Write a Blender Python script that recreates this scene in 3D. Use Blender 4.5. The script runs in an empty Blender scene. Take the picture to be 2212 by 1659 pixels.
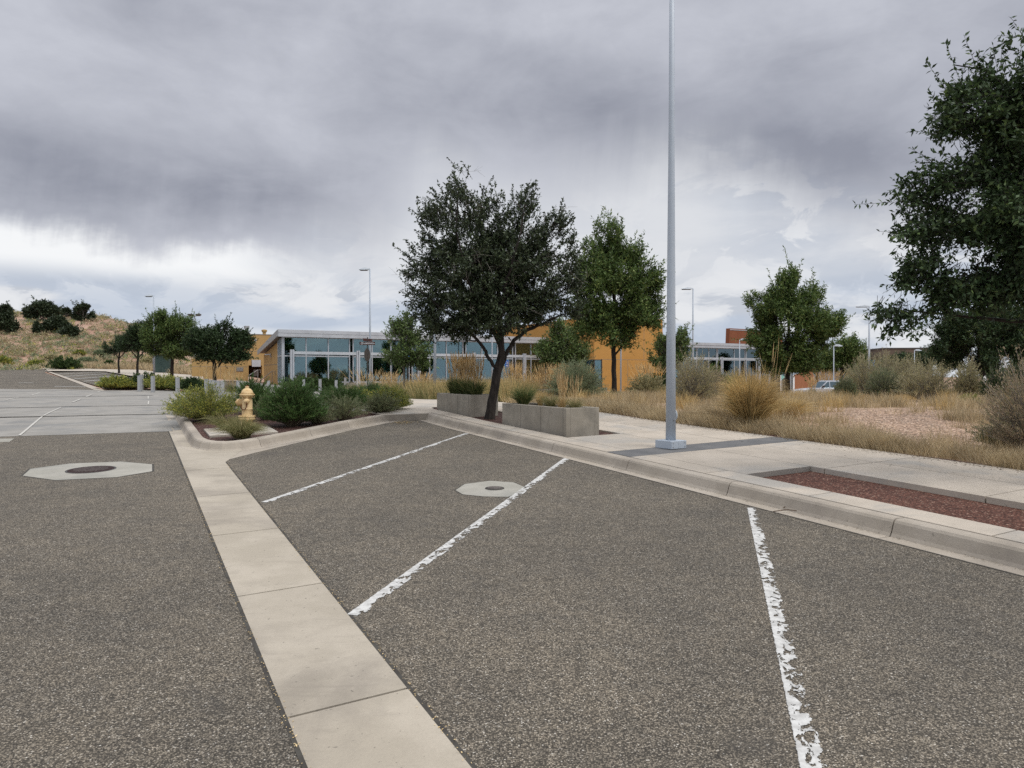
import bpy, bmesh, math, random
import numpy as np
from mathutils import Vector, Matrix, noise as mnoise
random.seed(7); R = np.random.default_rng(7)
scn = bpy.context.scene
# ------------------------------------------------------------------ camera
F = 1500.; CX = 1106.; CY = 829.5; HOR = 812.; HC = 1.65
PIT = math.atan((CY - HOR) / F)
cam = bpy.data.cameras.new("camera"); cam.sensor_width = 36; cam.lens = 36 * F / 2212.
cam.clip_start = .05; cam.clip_end = 3000
camo = bpy.data.objects.new("camera", cam); scn.collection.objects.link(camo)
camo.location = (0, 0, HC); camo.rotation_euler = (math.pi / 2 - PIT, 0, 0); scn.camera = camo
# ------------------------------------------------------------------ light
SUN_EL, SUN_AZ = math.radians(52), math.radians(125)      # azimuth clockwise from +Y
sd = bpy.data.lights.new("sun", 'SUN'); sd.energy = 1.3; sd.angle = math.radians(24); sd.color = (1, .97, .92)
so = bpy.data.objects.new("sun", sd); scn.collection.objects.link(so); so.location = (0, 0, 50)
sv = Vector((math.sin(SUN_AZ) * math.cos(SUN_EL), math.cos(SUN_AZ) * math.cos(SUN_EL), math.sin(SUN_EL)))
so.rotation_euler = sv.to_track_quat('Z', 'Y').to_euler()
vs = scn.view_settings; vs.view_transform = 'Standard'; vs.look = 'None'; vs.gamma = 1; vs.exposure = 0.27
scn.cycles.max_bounces = 6; scn.cycles.transparent_max_bounces = 8
scn.cycles.diffuse_bounces = 3; scn.cycles.glossy_bounces = 3; scn.cycles.transmission_bounces = 4
scn.cycles.sample_clamp_indirect = 4
scn.cycles.use_denoising = False

class NT:
    def __init__(s, t): s.t = t; s.n = t.nodes; s.l = t.links
    def new(s, ty, **k):
        n = s.n.new(ty)
        for a, b in k.items(): setattr(n, a, b)
        return n
    def put(s, sock, v):
        if isinstance(v, bpy.types.NodeSocket): s.l.new(v, sock)
        else: sock.default_value = v
    def m(s, op, a, b=None, c=None, clamp=False):
        n = s.new('ShaderNodeMath', operation=op, use_clamp=clamp); s.put(n.inputs[0], a)
        if b is not None: s.put(n.inputs[1], b)
        if c is not None: s.put(n.inputs[2], c)
        return n.outputs[0]
    def mix(s, f, a, b, mode='MIX'):
        n = s.new('ShaderNodeMix', data_type='RGBA', blend_type=mode, clamp_factor=True)
        s.put(n.inputs[0], f)
        for i, v in ((6, a), (7, b)):
            s.put(n.inputs[i], v if isinstance(v, bpy.types.NodeSocket) else (*v[:3], 1))
        return n.outputs[2]
    def ss(s, v, lo, hi, to0=0., to1=1.):
        n = s.new('ShaderNodeMapRange', interpolation_type='SMOOTHSTEP')
        for i, x in enumerate((v, lo, hi, to0, to1)): s.put(n.inputs[i], x)
        return n.outputs[0]
    def noise(s, vec, scale, detail=4, rough=.55, dist=0.):
        n = s.new('ShaderNodeTexNoise'); s.put(n.inputs['Vector'], vec)
        n.inputs['Scale'].default_value = scale; n.inputs['Detail'].default_value = detail
        n.inputs['Roughness'].default_value = rough; n.inputs['Distortion'].default_value = dist
        return n.outputs[0]
    def vec(s, x, y, z=0.):
        n = s.new('ShaderNodeCombineXYZ')
        for i, v in enumerate((x, y, z)): s.put(n.inputs[i], v)
        return n.outputs[0]
    def vmul(s, v, k):
        n = s.new('ShaderNodeVectorMath', operation='MULTIPLY'); s.put(n.inputs[0], v); n.inputs[1].default_value = k
        return n.outputs[0]

# ------------------------------------------------------------------ sky: storm cloud over a bright band, with rain streaks
w = bpy.data.worlds.new("World"); scn.world = w; w.use_nodes = True
T = NT(w.node_tree); T.n.clear()
wo = T.new('ShaderNodeOutputWorld'); bg = T.new('ShaderNodeBackground'); T.l.new(bg.outputs[0], wo.inputs[0])
sky = T.new('ShaderNodeTexSky', sky_type='NISHITA'); sky.sun_disc = False
sky.sun_elevation = SUN_EL; sky.sun_rotation = SUN_AZ
tc = T.new('ShaderNodeTexCoord'); sp = T.new('ShaderNodeSeparateXYZ'); T.l.new(tc.outputs['Generated'], sp.inputs[0])
dx, dy, dz = sp.outputs
az = T.m('ARCTAN2', dx, dy); hz = T.m('SQRT', T.m('ADD', T.m('MULTIPLY', dx, dx), T.m('MULTIPLY', dy, dy)))
el = T.m('ARCTAN2', dz, hz)
el0 = T.m('MAXIMUM', el, 0.0)
inv = T.m('DIVIDE', 1., T.m('ADD', dz, .22))
pl = T.vec(T.m('MULTIPLY', dx, inv), T.m('MULTIPLY', dy, inv))                  # cloud-deck coordinates
n1 = T.noise(pl, 1.0, 7, .54, .25); n2 = T.noise(T.vec(az, T.m('MULTIPLY', el, 1.5)), 3.4, 7, .56, .15)
n3 = T.noise(T.vec(T.m('MULTIPLY', az, .9), T.m('MULTIPLY', el, 1.9), 3.), 6.5, 8, .60, .35)
strk = T.noise(T.vec(T.m('ADD', az, T.m('MULTIPLY', el, -.10)), T.m('MULTIPLY', el, .16)), 26, 5, .6)
cur = T.new('ShaderNodeFloatCurve'); c = cur.mapping.curves[0]                    # lower edge of the dark cloud by azimuth
azs = T.m('MULTIPLY_ADD', az, 1 / 1.6, .5)
pts = [(-.8, .17), (-.636, .172), (-.42, .175), (-.37, .188), (-.28, .188), (-.21, .195), (-.155, .235), (-.11, .275), (-.03, .272), (.1, .275), (.21, .29),
       (.28, .27), (.38, .225), (.46, .19), (.56, .17), (.8, .17)]
c.points[0].location = (0, .34); c.points[1].location = (1, .34)
for a, b in pts[1:-1]: c.points.new(a / 1.6 + .5, b * 2)
cur.mapping.update(); T.put(cur.inputs[1], azs)
edge = T.m('MULTIPLY', cur.outputs[0], .5)
wob = T.m('ADD', T.m('MULTIPLY', T.m('SUBTRACT', n2, .5), .16), T.m('MULTIPLY', T.m('SUBTRACT', strk, .5), .05))
wob = T.m('ADD', wob, T.m('MULTIPLY', T.m('SUBTRACT', n3, .5), .07))
h = T.m('ADD', T.m('SUBTRACT', el, edge), wob)
soft = T.ss(az, -.36, -.16, .020, .075)
mask = T.ss(h, T.m('MULTIPLY', soft, -1.), soft)
def blob(a, e, ra, re, k):
    q = T.m('ADD', T.m('POWER', T.m('DIVIDE', T.m('ABSOLUTE', T.m('SUBTRACT', az, a)), ra), 2), T.m('POWER', T.m('DIVIDE', T.m('ABSOLUTE', T.m('SUBTRACT', el, e)), re), 2))
    return T.m('MULTIPLY', T.m('EXPONENT', T.m('MULTIPLY', q, -1.)), k)
v = T.m('ADD', T.m('MULTIPLY', T.m('SUBTRACT', n1, .5), 1.0), T.m('MULTIPLY', T.m('SUBTRACT', n2, .5), 1.1))
v = T.m('ADD', v, T.m('MULTIPLY', T.m('SUBTRACT', n3, .5), .85))
v = T.m('ADD', v, T.m('MULTIPLY', T.m('MULTIPLY', T.m('SUBTRACT', strk, .5), T.ss(el, .33, .22)), .35))
for b in ((-.56, .25, .20, .055, -.32), (-.40, .22, .10, .045, -.22), (-.58, .37, .12, .055, .34), (-.36, .345, .09, .075, .30), (-.50, .47, .06, .06, -.30), (-.60, .46, .07, .05, .22), (-.66, .52, .05, .03, -.1), (.28, .30, .16, .05, -.34), (.42, .27, .12, .06, -.30),
          (.02, .37, .16, .06, -.24), (.13, .35, .10, .05, -.22), (-.20, .44, .10, .07, .10), (-.31, .49, .10, .05, -.12), (.10, .47, .2, .05, .18), (.45, .47, .14, .07, .14), (.25, .42, .10, .05, .05), (-.17, .30, .10, .05, .12), (.33, .50, .08, .04, -.12)):
    v = T.m('ADD', v, blob(*b))
v = T.m('ADD', v, .53, clamp=True)
dark = T.mix(v, (.245, .258, .308), (.51, .525, .58))
# bright strip under the cloud, with flat grey-blue bars and heaps
fl = T.noise(T.vec(T.m('MULTIPLY', az, 1.5), T.m('MULTIPLY', el, 5.)), 2.6, 6, .52, .35)
pf = T.noise(T.vec(T.m('MULTIPLY', az, 2.2), T.m('MULTIPLY', el, 4.2)), 4.2, 8, .62, .6)
low = T.mix(T.ss(fl, .40, .66), (.62, .635, .665), (.46, .495, .56))
low = T.mix(T.m('MULTIPLY', T.ss(pf, .49, .56), .8), low, (.68, .69, .71))
low = T.mix(T.m('MULTIPLY', T.m('MULTIPLY', T.ss(pf, .48, .42), T.ss(el, .17, .10)), .7), low, (.40, .435, .50))
low = T.mix(T.m('MULTIPLY', T.m('MULTIPLY', T.ss(el, .17, .06, 0., 1.), T.ss(fl, .40, .52)), .8), low, (.42, .48, .58))
low = T.mix(T.m('MULTIPLY', T.ss(az, -.28, -.40), T.ss(T.m('ABSOLUTE', T.m('SUBTRACT', el, .155)), .045, .01)), low, (.78, .79, .80))
low = T.mix(T.m('MULTIPLY', T.ss(T.m('ABSOLUTE', T.m('SUBTRACT', T.m('ADD', el, T.m('MULTIPLY', T.m('SUBTRACT', fl, .5), .06)), .055)), .020, .008), T.m('MULTIPLY', T.ss(az, -.05, -.25), .7)), low, (.66, .675, .70))
low = T.mix(T.m('MULTIPLY', T.ss(T.m('ABSOLUTE', T.m('SUBTRACT', az, .02)), .42, .15), T.m('MULTIPLY', T.ss(el, .10, .17), .75)), low, (.60, .615, .645))
col = T.mix(mask, low, dark)
up = T.ss(el, .52, 1.2, 0., 1.)                                                 # an overcast sky is brightest overhead
col = T.mix(up, col, (1.75, 1.78, 1.85))
# rear hemisphere a plain lighter overcast
col = T.mix(T.m('MULTIPLY', T.ss(dy, .1, -.5), .5), col, (.66, .72, .80))
nis = T.vmul(sky.outputs[0], (.05, .05, .05))
col = T.mix(.03, col, nis)
T.put(bg.inputs[0], col); bg.inputs[1].default_value = 1.0

# ------------------------------------------------------------------ terrain height
UC = np.array([-.9, -.66, -.53, -.47, -.42, -.33, -.2, 0, .25, .5, .8])
YK = np.array([10, 13, 15, 18, 24, 30, 38, 46, 55, 70, 90, 140, 400.])
TB = np.array([[.62, .74, .86, 1.02, 1.28, 1.62, 2.2, 3.0, 3, 3],
               [.61, .70, .78, .88, 1.15, 1.5, 2.1, 2.9, 3, 3],
               [.62, .67, .70, .72, 1.05, 1.42, 2.0, 2.8, 3, 3],
               [.63, .66, .64, .62, .98, 1.35, 1.9, 2.6, 3, 3],
               [.64, .64, .58, .48, .80, 1.25, 1.7, 2.2, 3, 3],
               [.65, .63, .54, .46, .52, .78, 1.0, 1.2, 1.5, 2],
               [.66, .63, .53, .44, .43, .50, .6, .6, .6, .5],
               [.68, .66, .56, .46, .42, .40, .4, .3, .3, .3],
               [.68, .68, .58, .42, .30, .10, -.1, -.2, -.3, -.4],
               [.70, .70, .60, .30, -.10, -.45, -.8, -1, -1, -1],
               [.72, .74, .66, .40, .00, -.4, -.8, -1, -1, -1]])
PL = np.stack([.0366 * YK[:3] + .004 * YK[:3] * u for u in UC]); TB = np.hstack([PL, TB])
def pchip_d(x, y):
    h = np.diff(x); d = np.diff(y, axis=1) / h; n = y.shape[1]; m = np.zeros_like(y)
    for i in range(1, n - 1):
        a, b = d[:, i - 1], d[:, i]; ok = a * b > 0
        w1, w2 = 2 * h[i] + h[i - 1], h[i] + 2 * h[i - 1]
        m[:, i] = np.where(ok, (w1 + w2) / (w1 / np.where(ok, a, 1) + w2 / np.where(ok, b, 1)), 0)
    m[:, 0] = d[:, 0]; m[:, -1] = d[:, -1]; return m
MD = pchip_d(YK, TB)
RX = np.array([-900, -300, -50, 0, 60, 140, 200, 240, 296, 330, 370, 410, 470, 540])
RY = np.array([690, 676, 677, 679, 682, 688, 690.5, 697, 708, 722, 748, 770, 795, 812])
def H(x, y):
    x = np.asarray(x, float); y = np.asarray(y, float); x, y = np.broadcast_arrays(x, y)
    yy = np.clip(y, 10, 400); u = np.clip(x / np.maximum(yy, 1), -.9, .8)
    k = np.clip(np.searchsorted(YK, yy, side='right') - 1, 0, len(YK) - 2); hh = YK[k + 1] - YK[k]; t = (yy - YK[k]) / hh
    j = np.clip(np.searchsorted(UC, u, side='right') - 1, 0, len(UC) - 2); uu = (u - UC[j]) / (UC[j + 1] - UC[j]); uu = uu * uu * (3 - 2 * uu)
    def col(jj):
        return ((2 * t**3 - 3 * t**2 + 1) * TB[jj, k] + (t**3 - 2 * t**2 + t) * hh * MD[jj, k] + (-2 * t**3 + 3 * t**2) * TB[jj, k + 1] + (t**3 - t**2) * hh * MD[jj, k + 1])
    z = col(j) * (1 - uu) + col(j + 1) * uu
    zp = .0366 * y + .004 * x
    z = np.where(y < 15, zp, z)
    ur = (RX - CX) / F; zr = HC + (HOR - RY) / F * 138
    rz = np.interp(x / np.maximum(y, 1), ur, zr)
    t2 = np.clip((y - 86) / 52, 0, 1); t2 = np.sin(t2 * np.pi / 2) ** 1.15
    hill = np.maximum(rz - 2.6, 0) * t2 + (rz > 2.7) * t2 * (.35 * np.sin(x * .21 + 1) * np.sin(y * .17) + .2 * np.sin(x * .5 + y * .4))
    z = z + np.where((x / np.maximum(y, 1)) < (540 - CX) / F, hill, 0)
    return z
def h1(x, y): return float(H(x, y))
def ray(px, py):
    a = (px - CX) / F; b = -(py - CY) / F
    return a, math.cos(PIT) + b * math.sin(PIT), -math.sin(PIT) + b * math.cos(PIT)
_ys = np.concatenate([np.arange(1, 40, .1), np.arange(40, 400, .5)])
def gp(px, py, dz=0.):
    a, b, c = ray(px, py); xs = _ys * a / b; zs = HC + _ys * c / b
    f = zs - (H(xs, _ys) + dz); i = np.where(f <= 0)[0]
    if len(i) == 0: return (300 * a / b, 300.)
    i = max(i[0], 1); t = f[i - 1] / (f[i - 1] - f[i]); y = _ys[i - 1] + t * (_ys[i] - _ys[i - 1])
    return (y * a / b, y)
def at(px, py, Y):
    a, b, c = ray(px, py); t = Y / b; return Vector((a * t, Y, HC + c * t))
def gx(px, Y): return (px - CX) / F * Y
AZ = math.radians(28.4); CU, SU = math.cos(AZ), math.sin(AZ)
def W(s, t): return (CU * t - SU * s, SU * t + CU * s)        # s along the lane, t to its right
def K(s): return 5.60 + .016 * s                                # asphalt edge of the right-hand kerb
def WK(s, o): return W(s, K(s) + o)

# ------------------------------------------------------------------ materials
M = {}
def mat(name, c1, c2=None, scale=5., rough=.8, bump=0., bscale=None, detail=4, metal=0., spec=.3, island=0., c3=None, s3=1., k3=.5, stretch=None):
    m = bpy.data.materials.new(name); m.use_nodes = True; t = NT(m.node_tree); p = t.n['Principled BSDF']
    p.inputs['Roughness'].default_value = rough; p.inputs['Metallic'].default_value = metal; p.inputs['Specular IOR Level'].default_value = spec
    tcn = t.new('ShaderNodeTexCoord').outputs['Object']
    if stretch: tcn = t.vmul(tcn, stretch)
    if c2 is None: c2 = tuple(min(1, x * 1.25) for x in c1)
    f = t.ss(t.noise(tcn, scale, detail, .6), .35, .65)
    col = t.mix(f, c1, c2)
    if c3 is not None: col = t.mix(t.m('MULTIPLY', t.ss(t.noise(tcn, s3, 5, .6, .4), .48, .66), k3), col, c3)
    if island:
        g = t.new('ShaderNodeNewGeometry').outputs['Random Per Island']
        col = t.mix(1., col, t.mix(g, (1 - island,) * 3, (1 + island,) * 3), 'MULTIPLY')
    t.put(p.inputs['Base Color'], col)
    if bump:
        b = t.new('ShaderNodeBump'); b.inputs['Strength'].default_value = bump; b.inputs['Distance'].default_value = .02
        t.put(b.inputs['Height'], t.noise(tcn, bscale or scale * 3, 5, .65)); t.l.new(b.outputs[0], p.inputs['Normal'])
    M[name] = m; return m
def aggregate(name, stops, scale, big=(.8, 1.2), tint=None, bump=.5):
    m = bpy.data.materials.new(name); m.use_nodes = True; t = NT(m.node_tree); p = t.n['Principled BSDF']
    p.inputs['Roughness'].default_value = .85; p.inputs['Specular IOR Level'].default_value = .25
    o = t.new('ShaderNodeTexCoord').outputs['Object']
    vo = t.new('ShaderNodeTexVoronoi'); vo.inputs['Scale'].default_value = scale; vo.inputs['Randomness'].default_value = 1; t.put(vo.inputs['Vector'], o)
    se = t.new('ShaderNodeSeparateColor'); t.l.new(vo.outputs['Color'], se.inputs[0])
    cr = t.new('ShaderNodeValToRGB'); cr.color_ramp.interpolation = 'CONSTANT'; e = cr.color_ramp.elements
    e[0].position = 0; e[0].color = (*stops[0][1], 1); e[1].position = stops[1][0]; e[1].color = (*stops[1][1], 1)
    for q, cc in stops[2:]:
        x = e.new(q); x.color = (*cc, 1)
    t.put(cr.inputs[0], se.outputs[0])
    gap = t.ss(vo.outputs['Distance'], .35, .75, 0., .8)
    col = t.mix(gap, cr.outputs[0], tuple(x * .35 for x in stops[0][1]))
    fine = t.noise(o, scale * 2.3, 3, .7)
    col = t.mix(1., col, t.mix(fine, (.6,) * 3, (1.4,) * 3), 'MULTIPLY')
    for sc_, lo, hi in ((.35, big[0], big[1]), (1.7, .93, 1.07), (9., .9, 1.1)):
        col = t.mix(1., col, t.mix(t.ss(t.noise(o, sc_, 4, .6, .3), .3, .7), (lo,) * 3, (hi, hi * .985, hi * .96)), 'MULTIPLY')
    if name == 'asphalt':                                            # old oil drips and a few worn smears
        col = t.mix(t.m('MULTIPLY', t.ss(t.noise(o, 1.1, 6, .62, .5), .60, .70), .38), col, (.055, .05, .045))
        col = t.mix(t.m('MULTIPLY', t.ss(t.noise(o, 7., 3, .5), .70, .76), .45), col, (.04, .036, .032))
    t.put(p.inputs['Base Color'], col)
    b = t.new('ShaderNodeBump'); b.inputs['Strength'].default_value = bump; b.inputs['Distance'].default_value = .006
    t.put(b.inputs['Height'], t.m('SUBTRACT', 1., vo.outputs['Distance'])); t.l.new(b.outputs[0], p.inputs['Normal'])
    M[name] = m; return m
aggregate('asphalt', [(0, (.080, .071, .059)), (.36, (.145, .127, .103)), (.58, (.212, .185, .149)), (.80, (.285, .25, .202)), (.93, (.38, .345, .295)), (.985, (.55, .52, .47))], 140, (.86, 1.12))
aggregate('gravel_red', [(0, (.085, .036, .025)), (.4, (.14, .06, .042)), (.7, (.20, .095, .07)), (.93, (.33, .22, .17))], 60, (.8, 1.15), bump=1)
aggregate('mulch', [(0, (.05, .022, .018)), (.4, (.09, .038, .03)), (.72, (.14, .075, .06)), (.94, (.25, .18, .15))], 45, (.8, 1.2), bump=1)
aggregate('gravel_pink', [(0, (.20, .13, .09)), (.25, (.42, .285, .205)), (.6, (.54, .38, .28)), (.85, (.66, .51, .40))], 26, (.8, 1.1), bump=1)

def concrete(name, c1, c2, island=.05, stain=(.19, .18, .165), kst=.5, warm=None):
    m = mat(name, c1, c2, 1.6, .85, .25, 60, 6, island=island, c3=stain, s3=.9, k3=kst)
    t = NT(m.node_tree); p = t.n['Principled BSDF']; l = p.inputs['Base Color'].links[0]; src = l.from_socket
    o = t.new('ShaderNodeTexCoord').outputs['Object']
    a = t.mix(1., src, t.mix(t.noise(o, 70, 3, .6), (.90,) * 3, (1.1,) * 3), 'MULTIPLY')
    a = t.mix(t.m('MULTIPLY', t.ss(t.noise(o, 33, 2, .5), .69, .74), .5), a, (.08, .07, .06))
    a = t.mix(t.m('MULTIPLY', t.ss(t.noise(t.vmul(o, (.5, 3., 1)), 2.2, 6, .7, 1.2), .54, .66), .28), a, stain)
    t.put(p.inputs['Base Color'], a); return m
concrete('band_concrete', (.345, .302, .24), (.42, .37, .30), .05, (.23, .20, .165), .6)
concrete('kerb_concrete', (.34, .295, .24), (.41, .36, .30), .05, (.22, .19, .16), .5)
concrete('walk_concrete', (.385, .335, .275), (.46, .40, .33), .07, (.29, .28, .26), .6)
concrete('plaza_concrete', (.24, .226, .203), (.295, .277, .25), .03, (.19, .187, .18), .8)
concrete('planter_concrete', (.27, .24, .195), (.35, .315, .26), .03, (.14, .13, .11), .6)
concrete('collar_concrete', (.29, .275, .235), (.36, .34, .295), .03, (.2, .2, .18), .5)
mat('dark_paver', (.11, .11, .112), (.145, .142, .14), 2, .85, .1, 40)
mat('joint_dark', (.045, .04, .035), (.07, .065, .055), 8, .9)
mat('joint_pale', (.44, .42, .38), (.5, .48, .44), 8, .9)
mat('earth', (.27, .18, .125), (.36, .255, .17), .6, .95, .4, 9, 6, c3=(.22, .17, .10), s3=.25, k3=.6)
mat('soil', (.30, .205, .145), (.42, .30, .21), 3, .95, .6, 30, 6, c3=(.05, .035, .022), s3=1.2, k3=.55)
mat('hill_soil', (.29, .17, .12), (.40, .265, .195), .13, .95, .5, 3, 7, c3=(.36, .27, .17), s3=.06, k3=.4)
mat('ochre', (.39, .255, .105), (.42, .275, .115), .7, .85, .12, 60, 5)
mat('amber', (.44, .228, .06), (.47, .247, .07), .7, .85, .12, 60, 5)
mat('rust', (.20, .065, .03), (.23, .08, .038), .4, .8, .05, 20)
mat('terracotta', (.36, .15, .08), (.4, .175, .095), .6, .85, .1, 30)
mat('brownwall', (.12, .09, .07), (.14, .105, .08), .6, .85)
mat('alu', (.52, .55, .58), (.58, .61, .64), 3, .38, metal=.55, spec=.5)
mat('alu_white', (.42, .445, .48), (.47, .495, .53), 3, .42, metal=.25, spec=.5)
mat('fascia', (.44, .455, .48), (.50, .515, .54), 1.2, .45, metal=.3, spec=.5)
mat('soffit', (.20, .175, .15), (.26, .23, .19), 3, .7)
mat('pole_paint', (.40, .445, .50), (.43, .475, .53), 2, .42, spec=.5)
mat('lamp_paint', (.45, .49, .53), (.52, .56, .60), 2, .45, spec=.5)
mat('bollard_steel', (.36, .36, .36), (.44, .44, .44), 4, .45, metal=.35, spec=.5, stretch=(1, 1, 6))
mat('dark_metal', (.04, .035, .03), (.06, .05, .045), 6, .5, spec=.5)
mat('lid_iron', (.030, .018, .017), (.055, .036, .034), 30, .85, .6, 60, spec=.12)
mat('lid_worn', (.085, .07, .065), (.13, .11, .10), 25, .7, spec=.3)
mat('steel_rail', (.25, .24, .23), (.32, .31, .3), 6, .5, metal=.3)
mat('hydrant_yellow', (.65, .46, .235), (.70, .52, .29), 6, .6, .15, 50, c3=(.42, .23, .07), s3=9, k3=.55)
mat('rusty_chain', (.13, .05, .025), (.2, .08, .04), 30, .85)
mat('sign_brown', (.055, .018, .014), (.075, .026, .02), 4, .5, spec=.4)
mat('sign_white', (.75, .75, .75), (.8, .8, .8), 4, .5)
mat('sign_blue', (.018, .11, .42), (.022, .13, .48), 4, .45, spec=.4)
mat('sign_sky', (.05, .26, .62), (.06, .30, .68), 4, .45, spec=.4)
mat('sign_green', (.25, .5, .45), None, 4, .5)
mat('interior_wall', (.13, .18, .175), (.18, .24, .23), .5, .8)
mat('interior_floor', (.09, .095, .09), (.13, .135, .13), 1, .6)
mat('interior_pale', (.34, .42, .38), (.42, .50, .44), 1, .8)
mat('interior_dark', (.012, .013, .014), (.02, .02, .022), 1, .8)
mat('bark', (.014, .011, .009), (.038, .030, .025), 14, .95, .9, 40, 6, stretch=(1, 1, .25))
mat('bark_grey', (.11, .095, .08), (.16, .14, .12), 14, .95, .6, 40, 6, stretch=(1, 1, .3))
mat('dead_twig', (.22, .19, .165), (.30, .27, .235), 14, .95)
mat('truck_paint', (.52, .54, .58), (.56, .58, .62), 2, .25, metal=.4, spec=.6)
mat('rubber', (.02, .02, .02), (.03, .03, .03), 10, .85)
mat('chrome', (.6, .6, .62), None, 4, .2, metal=.9)
mat('taillight', (.25, .01, .01), None, 4, .3)
mat('utility_green', (.035, .06, .055), (.05, .08, .07), 3, .6)
mat('vent_grey', (.3, .31, .32), (.4, .41, .42), 5, .5, metal=.4)
mat('stick', (.09, .06, .04), (.15, .10, .07), 20, .9)
def leafmat(name, a, b, c=None, kc=.3, trans=.25, rough=.55):
    m = bpy.data.materials.new(name); m.use_nodes = True; t = NT(m.node_tree); p = t.n['Principled BSDF']
    g = t.new('ShaderNodeNewGeometry').outputs['Random Per Island']
    col = t.mix(g, a, b)
    o = t.new('ShaderNodeTexCoord').outputs['Object']
    if c is not None: col = t.mix(t.m('MULTIPLY', t.ss(t.m('FRACT', t.m('MULTIPLY', g, 17.3)), 1 - kc, 1 - kc * .6), 1.), col, c)
    col = t.mix(1., col, t.mix(t.ss(t.noise(o, 2.2, 3), .3, .7), (.78,) * 3, (1.2, 1.2, 1.15)), 'MULTIPLY')
    t.put(p.inputs['Base Color'], col); p.inputs['Roughness'].default_value = rough; p.inputs['Specular IOR Level'].default_value = .3
    tr = t.new('ShaderNodeBsdfTranslucent'); t.put(tr.inputs[0], col); ms = t.new('ShaderNodeMixShader'); ms.inputs[0].default_value = trans
    t.l.new(p.outputs[0], ms.inputs[1]); t.l.new(tr.outputs[0], ms.inputs[2]); t.l.new(ms.outputs[0], t.n['Material Output'].inputs[0])
    M[name] = m; return m
leafmat('leaf_oak', (.026, .038, .020), (.068, .092, .044), (.10, .125, .06), .16, .12, .38)
leafmat('leaf_oak_near', (.026, .048, .018), (.066, .108, .040), (.11, .16, .052), .14, .15)
leafmat('leaf_ash', (.056, .10, .025), (.125, .185, .05), (.21, .25, .08), .16, .25)
leafmat('leaf_small', (.07, .115, .034), (.14, .20, .06), (.14, .17, .06), .16, .25)
leafmat('leaf_darktree', (.020, .042, .015), (.050, .084, .030), (.06, .09, .03), .15, .15)
leafmat('leaf_juniper', (.026, .040, .020), (.055, .075, .036), None, .1, .1)
leafmat('leaf_conebush', (.042, .088, .026), (.105, .18, .052), (.12, .16, .055), .12, .2)
leafmat('leaf_rabbit', (.13, .175, .05), (.25, .28, .085), (.52, .48, .10), .34, .25)
leafmat('leaf_greygreen', (.13, .16, .08), (.22, .245, .13), (.24, .23, .12), .2, .25)
leafmat('leaf_sage', (.17, .21, .12), (.28, .33, .20), (.25, .26, .15), .2, .25)
leafmat('leaf_olive', (.25, .235, .125), (.41, .37, .21), (.54, .46, .26), .25, .25)
leafmat('leaf_tan', (.34, .26, .17), (.50, .40, .27), (.26, .26, .14), .25, .25)
leafmat('leaf_hedge', (.03, .055, .02), (.06, .10, .03), (.1, .14, .04), .15, .2)
leafmat('blade_dry', (.40, .30, .17), (.64, .52, .34), (.26, .21, .13), .25, .25, .8)
leafmat('blade_gold', (.44, .30, .125), (.70, .52, .25), (.22, .18, .08), .2, .25, .8)
leafmat('blade_green', (.05, .085, .025), (.13, .165, .055), (.28, .25, .10), .2, .25, .7)
leafmat('blade_olive', (.17, .17, .065), (.36, .31, .15), (.13, .15, .05), .3, .25, .7)
leafmat('plume', (.56, .40, .20), (.80, .62, .36), None, .1, .25, .85)
leafmat('twig_brown', (.10, .075, .05), (.19, .15, .105), (.3, .25, .18), .2, .0, .9)

def glass(name, tint=(.45, .58, .60), refl=.22):
    m = bpy.data.materials.new(name); m.use_nodes = True; t = NT(m.node_tree); t.n.remove(t.n['Principled BSDF'])
    tr = t.new('ShaderNodeBsdfTransparent'); tr.inputs[0].default_value = (*tint, 1)
    gl = t.new('ShaderNodeBsdfGlossy'); gl.inputs['Roughness'].default_value = .015; gl.inputs[0].default_value = (.70, .90, .97, 1)
    fr = t.new('ShaderNodeFresnel'); fr.inputs[0].default_value = 1.5
    ms = t.new('ShaderNodeMixShader'); t.put(ms.inputs[0], t.m('MULTIPLY_ADD', fr.outputs[0], .9, refl, clamp=True))
    t.l.new(tr.outputs[0], ms.inputs[1]); t.l.new(gl.outputs[0], ms.inputs[2]); t.l.new(ms.outputs[0], t.n['Material Output'].inputs[0])
    M[name] = m; return m
glass('glass', (.56, .72, .71), .13); glass('car_glass', (.15, .17, .18), .15)

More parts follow.
